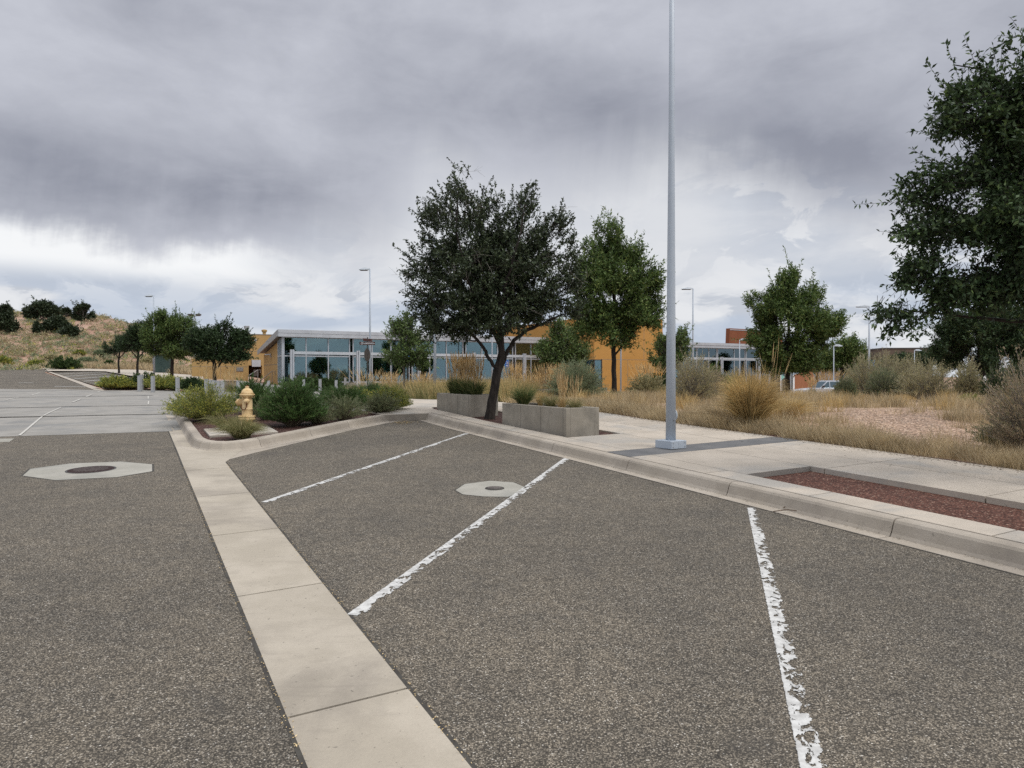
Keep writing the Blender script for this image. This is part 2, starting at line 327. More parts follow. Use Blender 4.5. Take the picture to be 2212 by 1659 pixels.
def paint_worn():
    m = bpy.data.materials.new('paint_worn'); m.use_nodes = True; t = NT(m.node_tree); p = t.n['Principled BSDF']
    p.inputs['Roughness'].default_value = .7
    o = t.new('ShaderNodeTexCoord').outputs['Object']; uv = t.new('ShaderNodeUVMap').outputs[0]
    s = t.new('ShaderNodeSeparateXYZ'); t.put(s.inputs[0], uv); U, V = s.outputs[0], s.outputs[1]   # V metres along the line, U 0..1 across
    bl = t.noise(t.vec(t.m('MULTIPLY', U, .16), V), 11, 4, .60, .5)
    bl2 = t.noise(o, 120, 3, .7)
    wear = t.noise(t.vec(0., V), .9, 2, .5)
    thr = t.m('ADD', t.m('MULTIPLY_ADD', U, -.24, .645), t.m('MULTIPLY', t.m('SUBTRACT', wear, .5), -.45))
    a = t.ss(t.m('SUBTRACT', t.m('ADD', bl, t.m('MULTIPLY', t.m('SUBTRACT', bl2, .5), .16)), thr), -.012, .012)
    e = t.m('MULTIPLY', t.ss(t.m('ADD', U, t.m('MULTIPLY', t.m('SUBTRACT', t.noise(o, 38, 3), .5), .20)), .0, .05), t.ss(t.m('ADD', U, t.m('MULTIPLY', t.m('SUBTRACT', t.noise(o, 30, 3), .5), .26)), 1.0, .94))
    keep = t.m('MULTIPLY', t.m('SUBTRACT', 1., a), e)
    t.put(p.inputs['Base Color'], t.mix(t.ss(t.noise(o, 22, 4), .3, .7), (.38, .37, .35), (.58, .57, .545)))
    tr = t.new('ShaderNodeBsdfTransparent'); ms = t.new('ShaderNodeMixShader'); t.put(ms.inputs[0], keep)
    t.l.new(tr.outputs[0], ms.inputs[1]); t.l.new(p.outputs[0], ms.inputs[2]); t.l.new(ms.outputs[0], t.n['Material Output'].inputs[0])
    M['paint_worn'] = m
paint_worn()

# ------------------------------------------------------------------ mesh helpers
COL = scn.collection
def link_mesh(name, V, Fa, m, parent=None, smooth=False, uv=None):
    me = bpy.data.meshes.new(name)
    if isinstance(Fa, np.ndarray):
        V = np.asarray(V, np.float32); n = Fa.shape[1]
        me.vertices.add(len(V)); me.vertices.foreach_set('co', V.ravel())
        me.loops.add(Fa.size); me.loops.foreach_set('vertex_index', Fa.ravel().astype(np.int32))
        me.polygons.add(len(Fa)); me.polygons.foreach_set('loop_start', np.arange(0, Fa.size, n, dtype=np.int32))
        me.polygons.foreach_set('loop_total', np.full(len(Fa), n, np.int32)); me.update(calc_edges=True)
    else:
        me.from_pydata([tuple(v) for v in V], [], Fa); me.update()
    if uv is not None:
        l = me.uv_layers.new(name='UVMap')
        for i, lp in enumerate(me.loops): l.data[i].uv = uv[lp.vertex_index]
    if smooth: me.polygons.foreach_set('use_smooth', np.ones(len(me.polygons), bool))
    me.materials.append(M[m]); o = bpy.data.objects.new(name, me); COL.objects.link(o)
    if parent: o.parent = parent
    return o
def tag(o, label=None, cat=None, group=None, kind=None):
    for k, v in (('label', label), ('category', cat), ('group', group), ('kind', kind)):
        if v: o[k] = v
    return o
def thing(name, label, cat, x, y, z=None, rz=0, group=None, dz=0.):
    o = bpy.data.objects.new(name, None); o.empty_display_size = .2; COL.objects.link(o)
    o.location = (x, y, h1(x, y) + dz if z is None else z); o.rotation_euler = (0, 0, rz); return tag(o, label, cat, group, 'thing')
def copy_tree(o, parent=None):
    c = o.copy(); COL.objects.link(c); c.parent = parent
    for ch in list(o.children): copy_tree(ch, c)
    return c
class MB:
    def __init__(s): s.V = []; s.F = []
    def add(s, V, Fa):
        n = len(s.V); s.V += [tuple(v) for v in V]; s.F += [tuple(i + n for i in f) for f in Fa]; return s
    def box(s, x0, x1, y0, y1, z0, z1, T=None):
        v = [Vector((x, y, z)) for z in (z0, z1) for x, y in ((x0, y0), (x1, y0), (x1, y1), (x0, y1))]
        if T: v = [T @ q for q in v]
        return s.add(v, [(3, 2, 1, 0), (4, 5, 6, 7), (0, 1, 5, 4), (1, 2, 6, 5), (2, 3, 7, 6), (3, 0, 4, 7)])
    def cbox(s, x0, x1, y0, y1, z0, z1, c=.01):                     # box with chamfered edges
        b = bmesh.new(); bmesh.ops.create_cube(b, size=1)
        for v in b.verts: v.co = Vector(((x0 + x1) / 2 + v.co.x * (x1 - x0), (y0 + y1) / 2 + v.co.y * (y1 - y0), (z0 + z1) / 2 + v.co.z * (z1 - z0)))
        bmesh.ops.bevel(b, geom=b.edges[:], offset=c, segments=2, affect='EDGES', profile=.6)
        b.verts.index_update(); s.add([v.co for v in b.verts], [[v.index for v in f.verts] for f in b.faces]); b.free(); return s
    def tube(s, P, r, n=8, cap=True):
        P = [Vector(p) for p in P]; r = r if hasattr(r, '__len__') else [r] * len(P); V = []; up = Vector((0, 0, 1))
        for i, p in enumerate(P):
            d = (P[min(i + 1, len(P) - 1)] - P[max(i - 1, 0)]).normalized()
            a = d.cross(up if abs(d.z) < .95 else Vector((0, 1, 0))).normalized(); b = d.cross(a)
            V += [p + (a * math.cos(2 * math.pi * k / n) + b * math.sin(2 * math.pi * k / n)) * r[i] for k in range(n)]
        Fa = [(i * n + k, i * n + (k + 1) % n, (i + 1) * n + (k + 1) % n, (i + 1) * n + k) for i in range(len(P) - 1) for k in range(n)]
        if cap: Fa += [tuple(range(n))[::-1], tuple((len(P) - 1) * n + k for k in range(n))]
        return s.add(V, Fa)
    def lathe(s, prof, n=24, T=None):
        V = [Vector((r * math.cos(2 * math.pi * k / n), r * math.sin(2 * math.pi * k / n), z)) for r, z in prof for k in range(n)]
        if T: V = [T @ v for v in V]
        Fa = [(i * n + k, i * n + (k + 1) % n, (i + 1) * n + (k + 1) % n, (i + 1) * n + k) for i in range(len(prof) - 1) for k in range(n)]
        Fa += [tuple(range(n))[::-1], tuple((len(prof) - 1) * n + k for k in range(n))]
        return s.add(V, Fa)
    def prism(s, poly, z0, z1, T=None):                              # poly in xy
        n = len(poly); V = [Vector((x, y, z)) for z in (z0, z1) for x, y in poly]
        if T: V = [T @ v for v in V]
        return s.add(V, [tuple(range(n))[::-1], tuple(range(n, 2 * n))] + [(i, (i + 1) % n, n + (i + 1) % n, n + i) for i in range(n)])
    def build(s, name, m, parent=None, smooth=False): return link_mesh(name, s.V, s.F, m, parent, smooth)
RX90 = Matrix.Rotation(math.pi / 2, 4, 'X')                        # xy drawing -> xz plane, extruded along -y

def sheet(name, poly, dz, m, step=1.5, kind='structure', skirt=0.):
    b = bmesh.new(); f = b.faces.new([b.verts.new((x, y, 0)) for x, y in poly]); 
    if f.normal.z < 0 or f.calc_area() == 0: pass
    bmesh.ops.triangulate(b, faces=b.faces[:])
    ys = [p[1] for p in poly]; xs = [p[0] for p in poly]
    y = 12.
    while y < max(ys):
        if y > min(ys): bmesh.ops.bisect_plane(b, geom=b.verts[:] + b.edges[:] + b.faces[:], plane_co=(0, y, 0), plane_no=(0, 1, 0))
        y += step if y < 50 else step * 2.5
    if max(ys) > 14:
        st = step * 2; x = math.floor(min(xs) / st) * st
        while x < max(xs):
            bmesh.ops.bisect_plane(b, geom=b.verts[:] + b.edges[:] + b.faces[:], plane_co=(x, 0, 0), plane_no=(1, 0, 0)); x += st
    for v in b.verts: v.co.z = h1(v.co.x, v.co.y) + dz
    bmesh.ops.recalc_face_normals(b, faces=b.faces[:])
    for f in b.faces:
        if f.normal.z < 0: f.normal_flip()
    me = bpy.data.meshes.new(name); b.to_mesh(me); b.free(); me.materials.append(M[m])
    o = bpy.data.objects.new(name, me); COL.objects.link(o); return tag(o, kind=kind)
def strip(P, wd, dz=.006, n=1):                                   # flat ribbon on the ground, returns V, F, uv
    V = []; Fa = []; uv = []; L = 0; P = [Vector(p) for p in P]
    Q = [P[0]]
    for a, b in zip(P, P[1:]):
        k = max(1, int((b - a).length / .4)); Q += [a.lerp(b, (i + 1) / k) for i in range(k)]
    for i, p in enumerate(Q):
        d = (Q[min(i + 1, len(Q) - 1)] - Q[max(i - 1, 0)]).normalized(); nn = Vector((-d.y, d.x))
        if i: L += (p - Q[i - 1]).length
        for sgn in (1, -1):
            q = p + nn * sgn * wd / 2; V.append((q.x, q.y, h1(q.x, q.y) + dz)); uv.append(((1 - sgn) / 2, L))
        if i: j = 2 * i; Fa.append((j - 2, j - 1, j + 1, j))
    return V, Fa, uv

# ------------------------------------------------------------------ ground sheets
xs = np.unique(np.concatenate([np.arange(-130, 131, 2.), np.linspace(-900, -130, 26), np.linspace(130, 900, 26)]))
ys = np.unique(np.concatenate([np.arange(-40, 8, 4.), np.arange(8, 60, 1.5), np.arange(60, 170, 2.), np.linspace(170, 1800, 24)]))
X, Y = np.meshgrid(xs, ys); Z = H(X, Y) - .06; nx = len(xs)
idx = (np.arange(len(ys) - 1)[:, None] * nx + np.arange(nx - 1)[None]).ravel()
g = link_mesh('ground', np.stack([X, Y, Z], -1).reshape(-1, 3), np.stack([idx, idx + 1, idx + nx + 1, idx + nx], 1), 'hill_soil', smooth=True); tag(g, kind='structure')

# parking asphalt (two sides of the concrete band) and left lane
island_edge = [W(11.12, 1.157), W(11.35, 1.19), W(11.98, 1.73), W(13.13, 2.80), W(13.77, 3.40), W(14.45, 4.05), W(15.25, 5.0), W(15.5, 5.45), W(15.45, K(15.4) + .0)]
sheet('parking_asphalt', [W(-6, 1.165), W(11.12, 1.165)] + island_edge[1:] + [WK(12, 0), WK(6, 0), WK(-6, 0)], 0., 'asphalt')
crossL = gp(-700, 966); crossR = W(16.03, .586)
sheet('lane_asphalt', [W(-6, -30), W(-6, .578), W(16.03, .578), crossR, crossL, (crossL[0] - 8, crossL[1] - 2)], 0., 'asphalt')
sheet('gutter_apron', [W(10.7, 1.1), W(11.12, 1.16), W(11.35, 1.19), W(11.98, 1.73), W(13.13, 2.80), W(13.77, 3.40), W(14.45, 4.05), W(15.25, 5.0), W(15.5, 5.45), W(15.45, K(15.4)), W(16.1, 5.95), W(16.0, 5.3), W(15.3, 4.3), W(14, 3.0), W(12.9, 1.9), W(13.2, .75), W(12.0, .7)], .001, 'kerb_concrete')
sheet('path', [W(15.62, 5.35), WK(15.49, .2), WK(15.55, .38), WK(16.4, .372), WK(16.4, .76), WK(17.2, 1.0), WK(17.2, 1.91), WK(16.8, 1.91), WK(16.8, 3.92), gp(1076, 868, .15), gp(1000, 864, .15), gp(928, 863, .15), gp(894, 862, .15), gp(866, 858, .15), gp(862, 868, .15), W(18.2, 4.75), W(17.1, 5.2)], .149, 'walk_concrete')
# concrete band: slabs with real joints
def slabs(name, quads, m, top, thick=.12, gap=.006):
    V = []; Fa = []
    for q in quads:
        c = Vector((sum(p[0] for p in q) / 4, sum(p[1] for p in q) / 4)); n = len(V); k = len(q); P = []
        for p in q:
            v = Vector(p); d = (c - v); P.append(v + d.normalized() * gap * 1.4)
        for p in P: V.append((p.x, p.y, h1(p.x, p.y) + top))
        for p in P: V.append((p.x, p.y, h1(p.x, p.y) + top - thick))
        f = tuple(range(n, n + k)); Fa.append(f)
        Fa += [(n + i, n + k + i, n + k + (i + 1) % k, n + (i + 1) % k) for i in range(k)]
    o = link_mesh(name, V, Fa, m); b = bmesh.new(); b.from_mesh(o.data); bmesh.ops.recalc_face_normals(b, faces=b.faces[:])
    for f in b.faces:
        if abs(f.normal.z) > .7 and f.normal.z < 0: f.normal_flip()
    b.to_mesh(o.data); b.free(); return tag(o, kind='structure')
js = [-5, -3.2, -1.4, .45, 3.21, 4.97, 6.72, 8.60, 10.6, 13.4, 16.03]
slabs('gutter_band', [[W(a, .586), W(b, .586), W(b, 1.157 if b < 11 else .83), W(a, 1.157 if a < 11 else .83)] for a, b in zip(js[:8], js[1:9])] +
      [[W(10.6, .586), W(12.9, .586), W(12.55, 1.25), W(11.2, 1.17), W(10.6, 1.157)][:4] if False else [W(10.6, .586), W(13.4, .586), W(12.5, 1.6), W(11.12, 1.157), W(10.6, 1.157)]] +
      [[W(13.4, .586), W(16.03, .586), W(16.03, .83), W(13.0, 1.2)]], 'band_concrete', .004, .08)

# kerbs: gutter pan, sloped face, rounded top
PROF = [(0., -.05), (0., .002), (.165, .0), (.185, .03), (.215, .118), (.232, .14), (.26, .15), (.36, .15), (.365, .13), (.365, -.05)]
def kerb(path, joints=2.0, pan=1., side=1, prof=PROF):
    P = [Vector(p) for p in path]; cum = [0]
    for a, b in zip(P, P[1:]): cum.append(cum[-1] + (b - a).length)
    def pos(l):
        l = min(max(l, 0), cum[-1]); i = max(j for j in range(len(cum)) if cum[j] <= l + 1e-9); i = min(i, len(P) - 2)
        return P[i].lerp(P[i + 1], (l - cum[i]) / (cum[i + 1] - cum[i]))
    V = []; Fa = []; L = 0
    while L < cum[-1] - .05:
        e = min(L + joints * random.uniform(.93, 1.07), cum[-1]); a, b = L + .006, e - .006; n = max(1, int((b - a) / .3)); base = len(V)
        for i in range(n + 1):
            l = a + (b - a) * i / n; d = (pos(l + .12) - pos(l - .12)).normalized(); nn = Vector((-d.y, d.x)) * side; p = pos(l)
            z = h1(p.x, p.y)
            for o_, hh in prof:
                q = p + nn * o_ * (pan if o_ < .17 else 1) + (nn * (.165 * (pan - 1)) if o_ >= .17 else Vector((0, 0))); V.append((q.x, q.y, z + hh + .003))
        m_ = len(prof)
        for i in range(n):
            for j in range(m_ - 1): k = base + i * m_ + j; Fa.append((k, k + 1, k + 1 + m_, k + m_) if side < 0 else (k, k + m_, k + m_ + 1, k + 1))
        for k0 in (base, base + n * m_): Fa.append(tuple(k0 + j for j in range(m_)))
        L = e
    return V, Fa
def joinVF(parts):
    V = []; Fa = []
    for v, f in parts: n = len(V); V += v; Fa += [tuple(i + n for i in q) for q in f]
    return V, Fa
def arc(c, r, a0, a1, n=7): return [(c[0] + r * math.sin(math.radians(a0 + (a1 - a0) * i / n)), c[1] + r * math.cos(math.radians(a0 + (a1 - a0) * i / n))) for i in range(n + 1)]
kr = [WK(-6 + .8 * i, 0) for i in range(27)]                        # right kerb, s from -6 to 14.8
corner = [WK(14.9, 0), WK(15.15, -.1), W(15.3, 5.55)]
# island kerb: left side along the gutter, round nose, then along the stall line to the inner corner
isl_left = [W(20.2, .66), W(18, .66), W(15, .66), W(13.3, .66)]
nose = [W(12.85, .72), W(12.45, .92), W(12.25, 1.2), W(12.22, 1.5), W(12.35, 1.85)]
isl_front = [W(13.2, 2.78), W(13.9, 3.45), W(14.6, 4.12), W(15.2, 4.78), W(15.45, 5.2), W(15.48, 5.6)]
V1 = kerb([WK(-6, 0), WK(0, 0), WK(6, 0), WK(12, 0), WK(15.5, 0)], 2.0, side=-1)
V2 = kerb(isl_left + nose + isl_front, 1.5, side=1)
ko = link_mesh('kerb', *V1, 'kerb_concrete'); tag(ko, kind='structure')
V3 = kerb([WK(15.5, .0), WK(16.2, .02), WK(17.5, .05), WK(18.6, .1)], 1.6, side=-1)
ko = link_mesh('kerb', *V2, 'kerb_concrete'); tag(ko, kind='structure')
slabs('kerb_corner', [[W(15.62, 5.0), WK(15.40, .20), WK(15.50, .362), WK(16.3, .362), W(16.8, 5.1)]], 'kerb_concrete', .147, .2, .0)
# sidewalk slabs
Q = []
def sl(s0, s1, o0, o1): Q.append([WK(s0, o0), WK(s1, o0), WK(s1, o1), WK(s0, o1)])
for a, b in ((-6, -4), (-4, -2), (-2, 0), (0, 1.3), (1.3, 3.05), (3.05, 4.8), (4.8, 6.3), (6.3, 7.78), (8.34, 10.05), (10.05, 11.7), (11.7, 13.4), (13.4, 15.), (15, 16.4)): sl(a, b, .37, .75)
for a, b in ((6.0, 7.78), (8.34, 10.05)): sl(a, b, .755, 1.9)
for a, b in ((-6, -3.6), (-3.6, -1.8), (-1.8, 0), (0, 1.9), (1.9, 3.9), (3.9, 5.8), (5.8, 7.78), (8.34, 10.05), (10.05, 11.9), (11.9, 13.6), (13.6, 15.2), (15.2, 16.8)): sl(a, b, 1.905, 2.9); sl(a, b, 2.905, 3.92)
slabs('sidewalk', Q, 'walk_concrete', .15, .13)
slabs('paver_strip', [[WK(7.785, .37), WK(8.335, .37), WK(8.335, 3.92), WK(7.785, 3.92)]], 'dark_paver', .15, .13, .001)
sheet('gravel_bed', [WK(-6, .74), WK(6.01, .74), WK(6.01, 1.91), WK(-6, 1.91)], .085, 'gravel_red')
sheet('gravel_bed', [WK(10.04, .74), WK(16.4, .74), WK(17.2, 1.0), WK(17.2, 1.91), WK(10.04, 1.91)], .12, 'mulch')
# plaza / raised crossing
A_ = lambda x, y, d=0.: gp(x, y, d)
sheet('plaza', [crossL, crossR, W(20.3, .6), W(20.0, 1.2), W(19.2, 3.5), W(17.6, 5.9), WK(16.4, .37), WK(16.4, 3.92), A_(1075, 868), A_(1000, 864), A_(928, 863), A_(894, 862), A_(866, 857.5),
                (gx(800, 52), 52), (gx(640, 57), 57), (gx(565, 60), 60), (gx(520, 58), 58), (gx(500, 45), 45), (gx(478, 41.5), 41.5), (gx(430, 42), 42), (gx(300, 41), 41), (gx(224, 39.5), 39.5), (gx(-90, 38), 38), (gx(-600, 36), 36)], .004, 'plaza_concrete')
def mark(name, segs, wd, m, dz):
    V, Fa = joinVF([strip([gp(*p) for p in sg], ww, dz)[:2] for sg, ww in ((s_[:-1] if isinstance(s_[-1], (int, float)) else s_, s_[-1] if isinstance(s_[-1], (int, float)) else wd) for s_ in segs)])
    o = link_mesh(name, V, Fa, m); return tag(o, kind='structure')
mark('joint_markings', [[(-60, 903), (370, 894.7), .16], [(-60, 883), (395, 875), .14], [(-60, 859), (150, 857.6), (330, 854), .16], [(-60, 846), (310, 845.5), .16]], .1, 'joint_dark', .012)
mark('joint_markings', [[(42, 942), (91, 901), .045], [(93, 899), (132, 880.7), .045], [(156, 869.7), (174, 862.7)], [(186, 857.7), (198, 852.7)], [(210, 848.5), (216, 845.7)], [(12, 864.7), (40, 858.7)], [(67, 854.7), (87, 848.7)], [(320, 874), (321, 866.7), .04], [(320, 862), (320, 856), .04]], .06, 'joint_pale', .016)
def wmark(name, segs, m, dz):
    V, Fa = joinVF([strip(sg, ww, dz)[:2] for sg, ww in segs]); return tag(link_mesh(name, V, Fa, m), kind='structure')
wmark('joint_markings', [([W(-5, .578), W(16, .578)], .022), ([W(-5, 1.166), W(11.1, 1.166)], .022), ([WK(-5, -.008), WK(6, -.008), WK(15.3, -.008)], .016)], 'joint_dark', .0025)
# left car park
Lf = 38.3
sheet('lot_asphalt', [(gx(-600, 36), 36.1), (gx(-120, 38), 38.1), (gx(205, 39.4), 39.4), A_(150, 822), A_(97, 805), A_(100, 797.5), A_(60, 795.5), A_(-60, 795.5), A_(-200, 797), A_(-500, 797)], .0, 'asphalt')
sheet('lot_asphalt', [A_(226, 839), A_(180, 825), A_(112, 804.5), A_(228, 803), A_(262, 810), A_(292, 818), A_(300, 838)], .0, 'asphalt')
sheet('lot_band', [(gx(204, 39.4), 39.4), (gx(227, 39.4), 39.4), A_(112.4, 804.3), A_(100, 799), A_(96.5, 801)], .01, 'walk_concrete')
sheet('lot_walk', [A_(103, 803.5), A_(228, 804.2), A_(262, 810.5), A_(300, 817.5), A_(330, 822), A_(440, 827), A_(440, 815), A_(370, 809), A_(300, 800.5), A_(228, 799.5), A_(96, 796.5)], .1, 'walk_concrete')
sheet('lot_kerb', [A_(-200, 797.6), A_(60, 796), A_(99, 797.5), A_(98, 795.8), A_(60, 794.4), A_(-200, 796)], .02, 'walk_concrete')
mat('lot_paint', (.58, .57, .54), (.66, .65, .62), 8, .8)
mark('lot_markings', [[(138 + 22 * i, 813.5 + 5.0 * i + .4), (232 + 25 * i, 807.7 + 4.4 * i)] for i in range(4)] + [[(124, 808.5), (218, 804.6)]], .17, 'lot_paint', .02)
mark('lot_markings', [[(48, 799.2), (82, 799.4)], [(40, 827.6), (72, 827.4)], [(118, 835.6), (184, 836.2)]], .18, 'lot_paint', .02)
# planted soil on the right and behind the path
soil = [WK(-6, 3.93), WK(4, 3.93), WK(12, 3.93), WK(16.8, 3.93), A_(1076, 867.5), A_(1000, 863.7), A_(928, 862.7), A_(894, 861.7), A_(866, 857), (gx(800, 52.5), 52.5), (gx(640, 58), 58), (-14, 90), (60, 110), (110, 60), (60, -4)]
sheet('planting_soil', soil, .10, 'soil', 2.)
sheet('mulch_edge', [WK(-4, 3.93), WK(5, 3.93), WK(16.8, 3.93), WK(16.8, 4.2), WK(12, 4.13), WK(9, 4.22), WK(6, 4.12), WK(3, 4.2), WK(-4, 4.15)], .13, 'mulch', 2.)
sheet('gravel_patch', [gp(x, y, .12) for x, y in ((1720, 925), (1850, 948), (1990, 963), (2130, 975), (2240, 970), (2235, 900), (2150, 880), (2010, 882), (1830, 884), (1740, 886))], .107, 'gravel_pink')
sheet('island_soil', [W(19.9, .95), W(13.6, .95), W(12.8, 1.25), W(12.75, 1.7), W(13.2, 2.4), W(15.0, 4.2), W(15.7, 5.0), W(17.2, 5.3), W(18.9, 3.3)], .10, 'mulch')
slabs('hydrant_pad', [[W(13.6, 1.15), W(14.9, 1.15), W(14.9, 2.35), W(13.6, 2.35)]], 'walk_concrete', .135, .05)
# parking stall lines
vf = []; uvs = []
for a, b in (((-2.70, 7.57), (-.90, 13.80)), ((-.985, 4.315), (.84, 10.58)), ((.85, 1.56), (2.50, 7.21))):
    V, Fa, uv = strip([a, b], .105, .004 if a[1] > 2 else .004); vf.append((V, Fa)); uvs += uv
V, Fa = joinVF(vf); o = link_mesh('parking_lines', V, Fa, 'paint_worn', uv=uvs); tag(o, kind='structure')
# manholes
def manhole(octpts, cover_c, cover_r, label, coverlabel, lidm, dz=.006, cat='manhole'):
    cx, cy = cover_c; t = thing('manhole', label, cat, cx, cy)
    z0 = h1(cx, cy)
    b = MB(); n = len(octpts); b.add([(x - cx, y - cy, h1(x, y) - z0 + dz - .003) for x, y in octpts] + [(x - cx, y - cy, h1(x, y) - z0 - .06) for x, y in octpts],
                                     [tuple(range(n))] + [(i, (i + 1) % n, n + (i + 1) % n, n + i) for i in range(n)])
    b.build('collar', 'collar_concrete', t)
    e = MB(); k_ = 1.035; e.add([((x - cx) * k_, (y - cy) * k_, h1(cx + (x - cx) * k_, cy + (y - cy) * k_) - z0 + dz - .0045) for x, y in octpts], [tuple(range(n))]); e.build('joint_seal', 'joint_dark', t)
    til = Matrix.Rotation(math.atan(.0366), 4, 'X')
    ring = MB(); ring.lathe([(cover_r, -.01), (cover_r, .008), (cover_r * .93, .0085), (cover_r * .92, .004)], 40, til); ring.build('rim', 'dark_metal', t)
    c = MB(); c.lathe([(cover_r * .915, -.01), (cover_r * .915, .0095), (cover_r * .8, .0115)], 40, til)
    lc = c.build('cover', lidm, t); c = MB()
    for i in range(-4, 5):                                           # raised bars of the lid
        l = math.sqrt(max(0, (cover_r * .7) ** 2 - (i * cover_r * .16) ** 2))
        if l > .03: c.box(i * cover_r * .16 - .008, i * cover_r * .16 + .008, -l, l, .011, .015, til)
    c.build('relief', 'lid_worn', lc); return t
octL = [gp(*p) for p in ((49.5, 1027.9), (120, 1037.5), (252, 1030.9), (328.5, 1018.3), (328.5, 1003.3), (261, 997.3), (150, 1001.8), (66, 1012.9))]
manhole(octL, (-5.9, 9.72), .31, 'round rusty manhole cover in a wide octagonal concrete collar in the left lane', '', 'lid_iron')
octR = [gp(*p) for p in ((984.3, 1059.3), (1000, 1068.3), (1045, 1072.7), (1097, 1073.6), (1130, 1062), (1133.6, 1052.7), (1110, 1042.7), (1058.6, 1039), (1003.6, 1046))]
manhole(octR, (-.207, 8.283), .115, 'small valve cover in a concrete collar crossed by the parking line', '', 'joint_dark', cat='valve cover')
b = MB(); P_ = [gp(*p) for p in ((-60, 956), (20, 955), (31, 947.8), (-60, 949))]; b.add([(x, y, h1(x, y) + .006) for x, y in P_] + [(x, y, h1(x, y) - .05) for x, y in P_], [(0, 1, 2, 3), (0, 1, 5, 4), (1, 2, 6, 5)])
tag(b.build('concrete_cover', 'collar_concrete'), 'grey concrete cover at left edge beside the crossing', 'cover')

# ------------------------------------------------------------------ planters
def corner_planter(pts_px, ztop_px_depth, name, label, hgt, wall=.09, plantdz=.15):
    pass
def planter(s0, s1, o0, o1, hgt, label, group=None, base=.12):
    c = WK((s0 + s1) / 2, (o0 + o1) / 2); t = thing('planter', label, 'planter', c[0], c[1], group=group, rz=AZ + math.atan(-.016)); L = (s1 - s0) / 2; Wd = (o1 - o0) / 2
    b = MB(); T = Matrix.Shear('XY', 4, (0, 0)) if False else None; k = .09
    z1 = base + hgt
    for x0, x1, y0, y1 in ((-Wd, -Wd + k, -L, L), (Wd - k, Wd, -L, L), (-Wd + k, Wd - k, -L, -L + k), (-Wd + k, Wd - k, L - k, L)):
        b.cbox(x0, x1, y0, y1, -.15, z1, .008)
    b.build('trough', 'planter_concrete', t)
    for yj in (-L + .10, -L * .28, L * .35): b = MB(); b.box(-Wd - .0015, -Wd + .002, yj - .003, yj + .003, .0, z1 - .01); b.build('form_joint', 'joint_dark', t)
    s = MB(); s.box(-Wd + k, Wd - k, -L + k, L - k, -.1, z1 - .05); s.build('potting_soil', 'mulch', t)
    return t, z1
pB, zB = planter(10.25, 12.75, .86, 1.56, .47, 'pale concrete planter trough nearest the light pole, beside the oak trunk')
pA, zA = planter(14.35, 16.45, .86, 1.56, .45, 'darker concrete planter trough behind the oak trunk near the kerb corner')

# ------------------------------------------------------------------ vegetation helpers
def unit(a): return a / np.maximum(np.linalg.norm(a, axis=-1, keepdims=True), 1e-9)
def rnd_dir(n): return unit(R.normal(size=(n, 3)))
def leaves(P, D, L, Wd, flat=.5, shape='leaf'):
    n = len(P); D = unit(D); up = unit(rnd_dir(n) * (1 - flat) + np.array([0, 0, 1.]) * flat)
    S = unit(np.cross(D, up)); N = np.cross(S, D); L = np.asarray(L).reshape(-1, 1) * np.ones((n, 1)); Wd = np.asarray(Wd).reshape(-1, 1) * np.ones((n, 1))
    V = np.stack([P, P + D * L * .45 + S * Wd / 2 + N * Wd * .12, P + D * L, P + D * L * .45 - S * Wd / 2 + N * Wd * .12], 1).reshape(-1, 3)
    return V, np.arange(4 * n).reshape(n, 4)
def ribbons(P0, P1, P2, wd, seg=3, tip=.1):
    n = len(P0); t = np.linspace(0, 1, seg + 1); wd = np.asarray(wd).reshape(-1, 1) * np.ones((n, 1))
    D = unit(P2 - P0); S = unit(np.cross(D, rnd_dir(n)));
    C = [(1 - q) ** 2 * P0 + 2 * q * (1 - q) * P1 + q * q * P2 for q in t]
    V = np.stack([v for q, c_ in zip(t, C) for v in (c_ - S * wd / 2 * (1 - (1 - tip) * q), c_ + S * wd / 2 * (1 - (1 - tip) * q))], 1)
    k = 2 * (seg + 1); base = (np.arange(n) * k)[:, None]
    Fa = np.concatenate([base + np.array([[2 * i, 2 * i + 1, 2 * i + 3, 2 * i + 2]]) for i in range(seg)], 1).reshape(-1, 4)
    return V.reshape(-1, 3), Fa
def prisms(P0, P1, P2, r0, r1, seg=2):                              # thin three-sided stems
    n = len(P0); t = np.linspace(0, 1, seg + 1); D = unit(P2 - P0); A = unit(np.cross(D, rnd_dir(n))); B = np.cross(D, A)
    r0 = np.asarray(r0).reshape(-1, 1) * np.ones((n, 1)); V = []
    for q in t:
        c_ = (1 - q) ** 2 * P0 + 2 * q * (1 - q) * P1 + q * q * P2; r = r0 * (1 - q) + r1 * q
        for a in (0, 2.094, 4.189): V.append(c_ + (A * math.cos(a) + B * math.sin(a)) * r)
    V = np.stack(V, 1); k = 3 * (seg + 1); base = (np.arange(n) * k)[:, None]; f = []
    for i in range(seg):
        for j in range(3): f.append([3 * i + j, 3 * i + (j + 1) % 3, 3 * i + 3 + (j + 1) % 3, 3 * i + 3 + j])
    Fa = np.concatenate([base + np.array([q]) for q in f], 1).reshape(-1, 4); return V.reshape(-1, 3), Fa
def cat(parts):
    V = []; Fa = []; n = 0
    for v, f in parts: V.append(v); Fa.append(f + n); n += len(v)
    return np.concatenate(V), np.concatenate(Fa)
def mb_np(b):
    f = [q if len(q) == 4 else None for q in b.F]
    return np.array(b.V, float), np.array([q for q in f if q is not None])

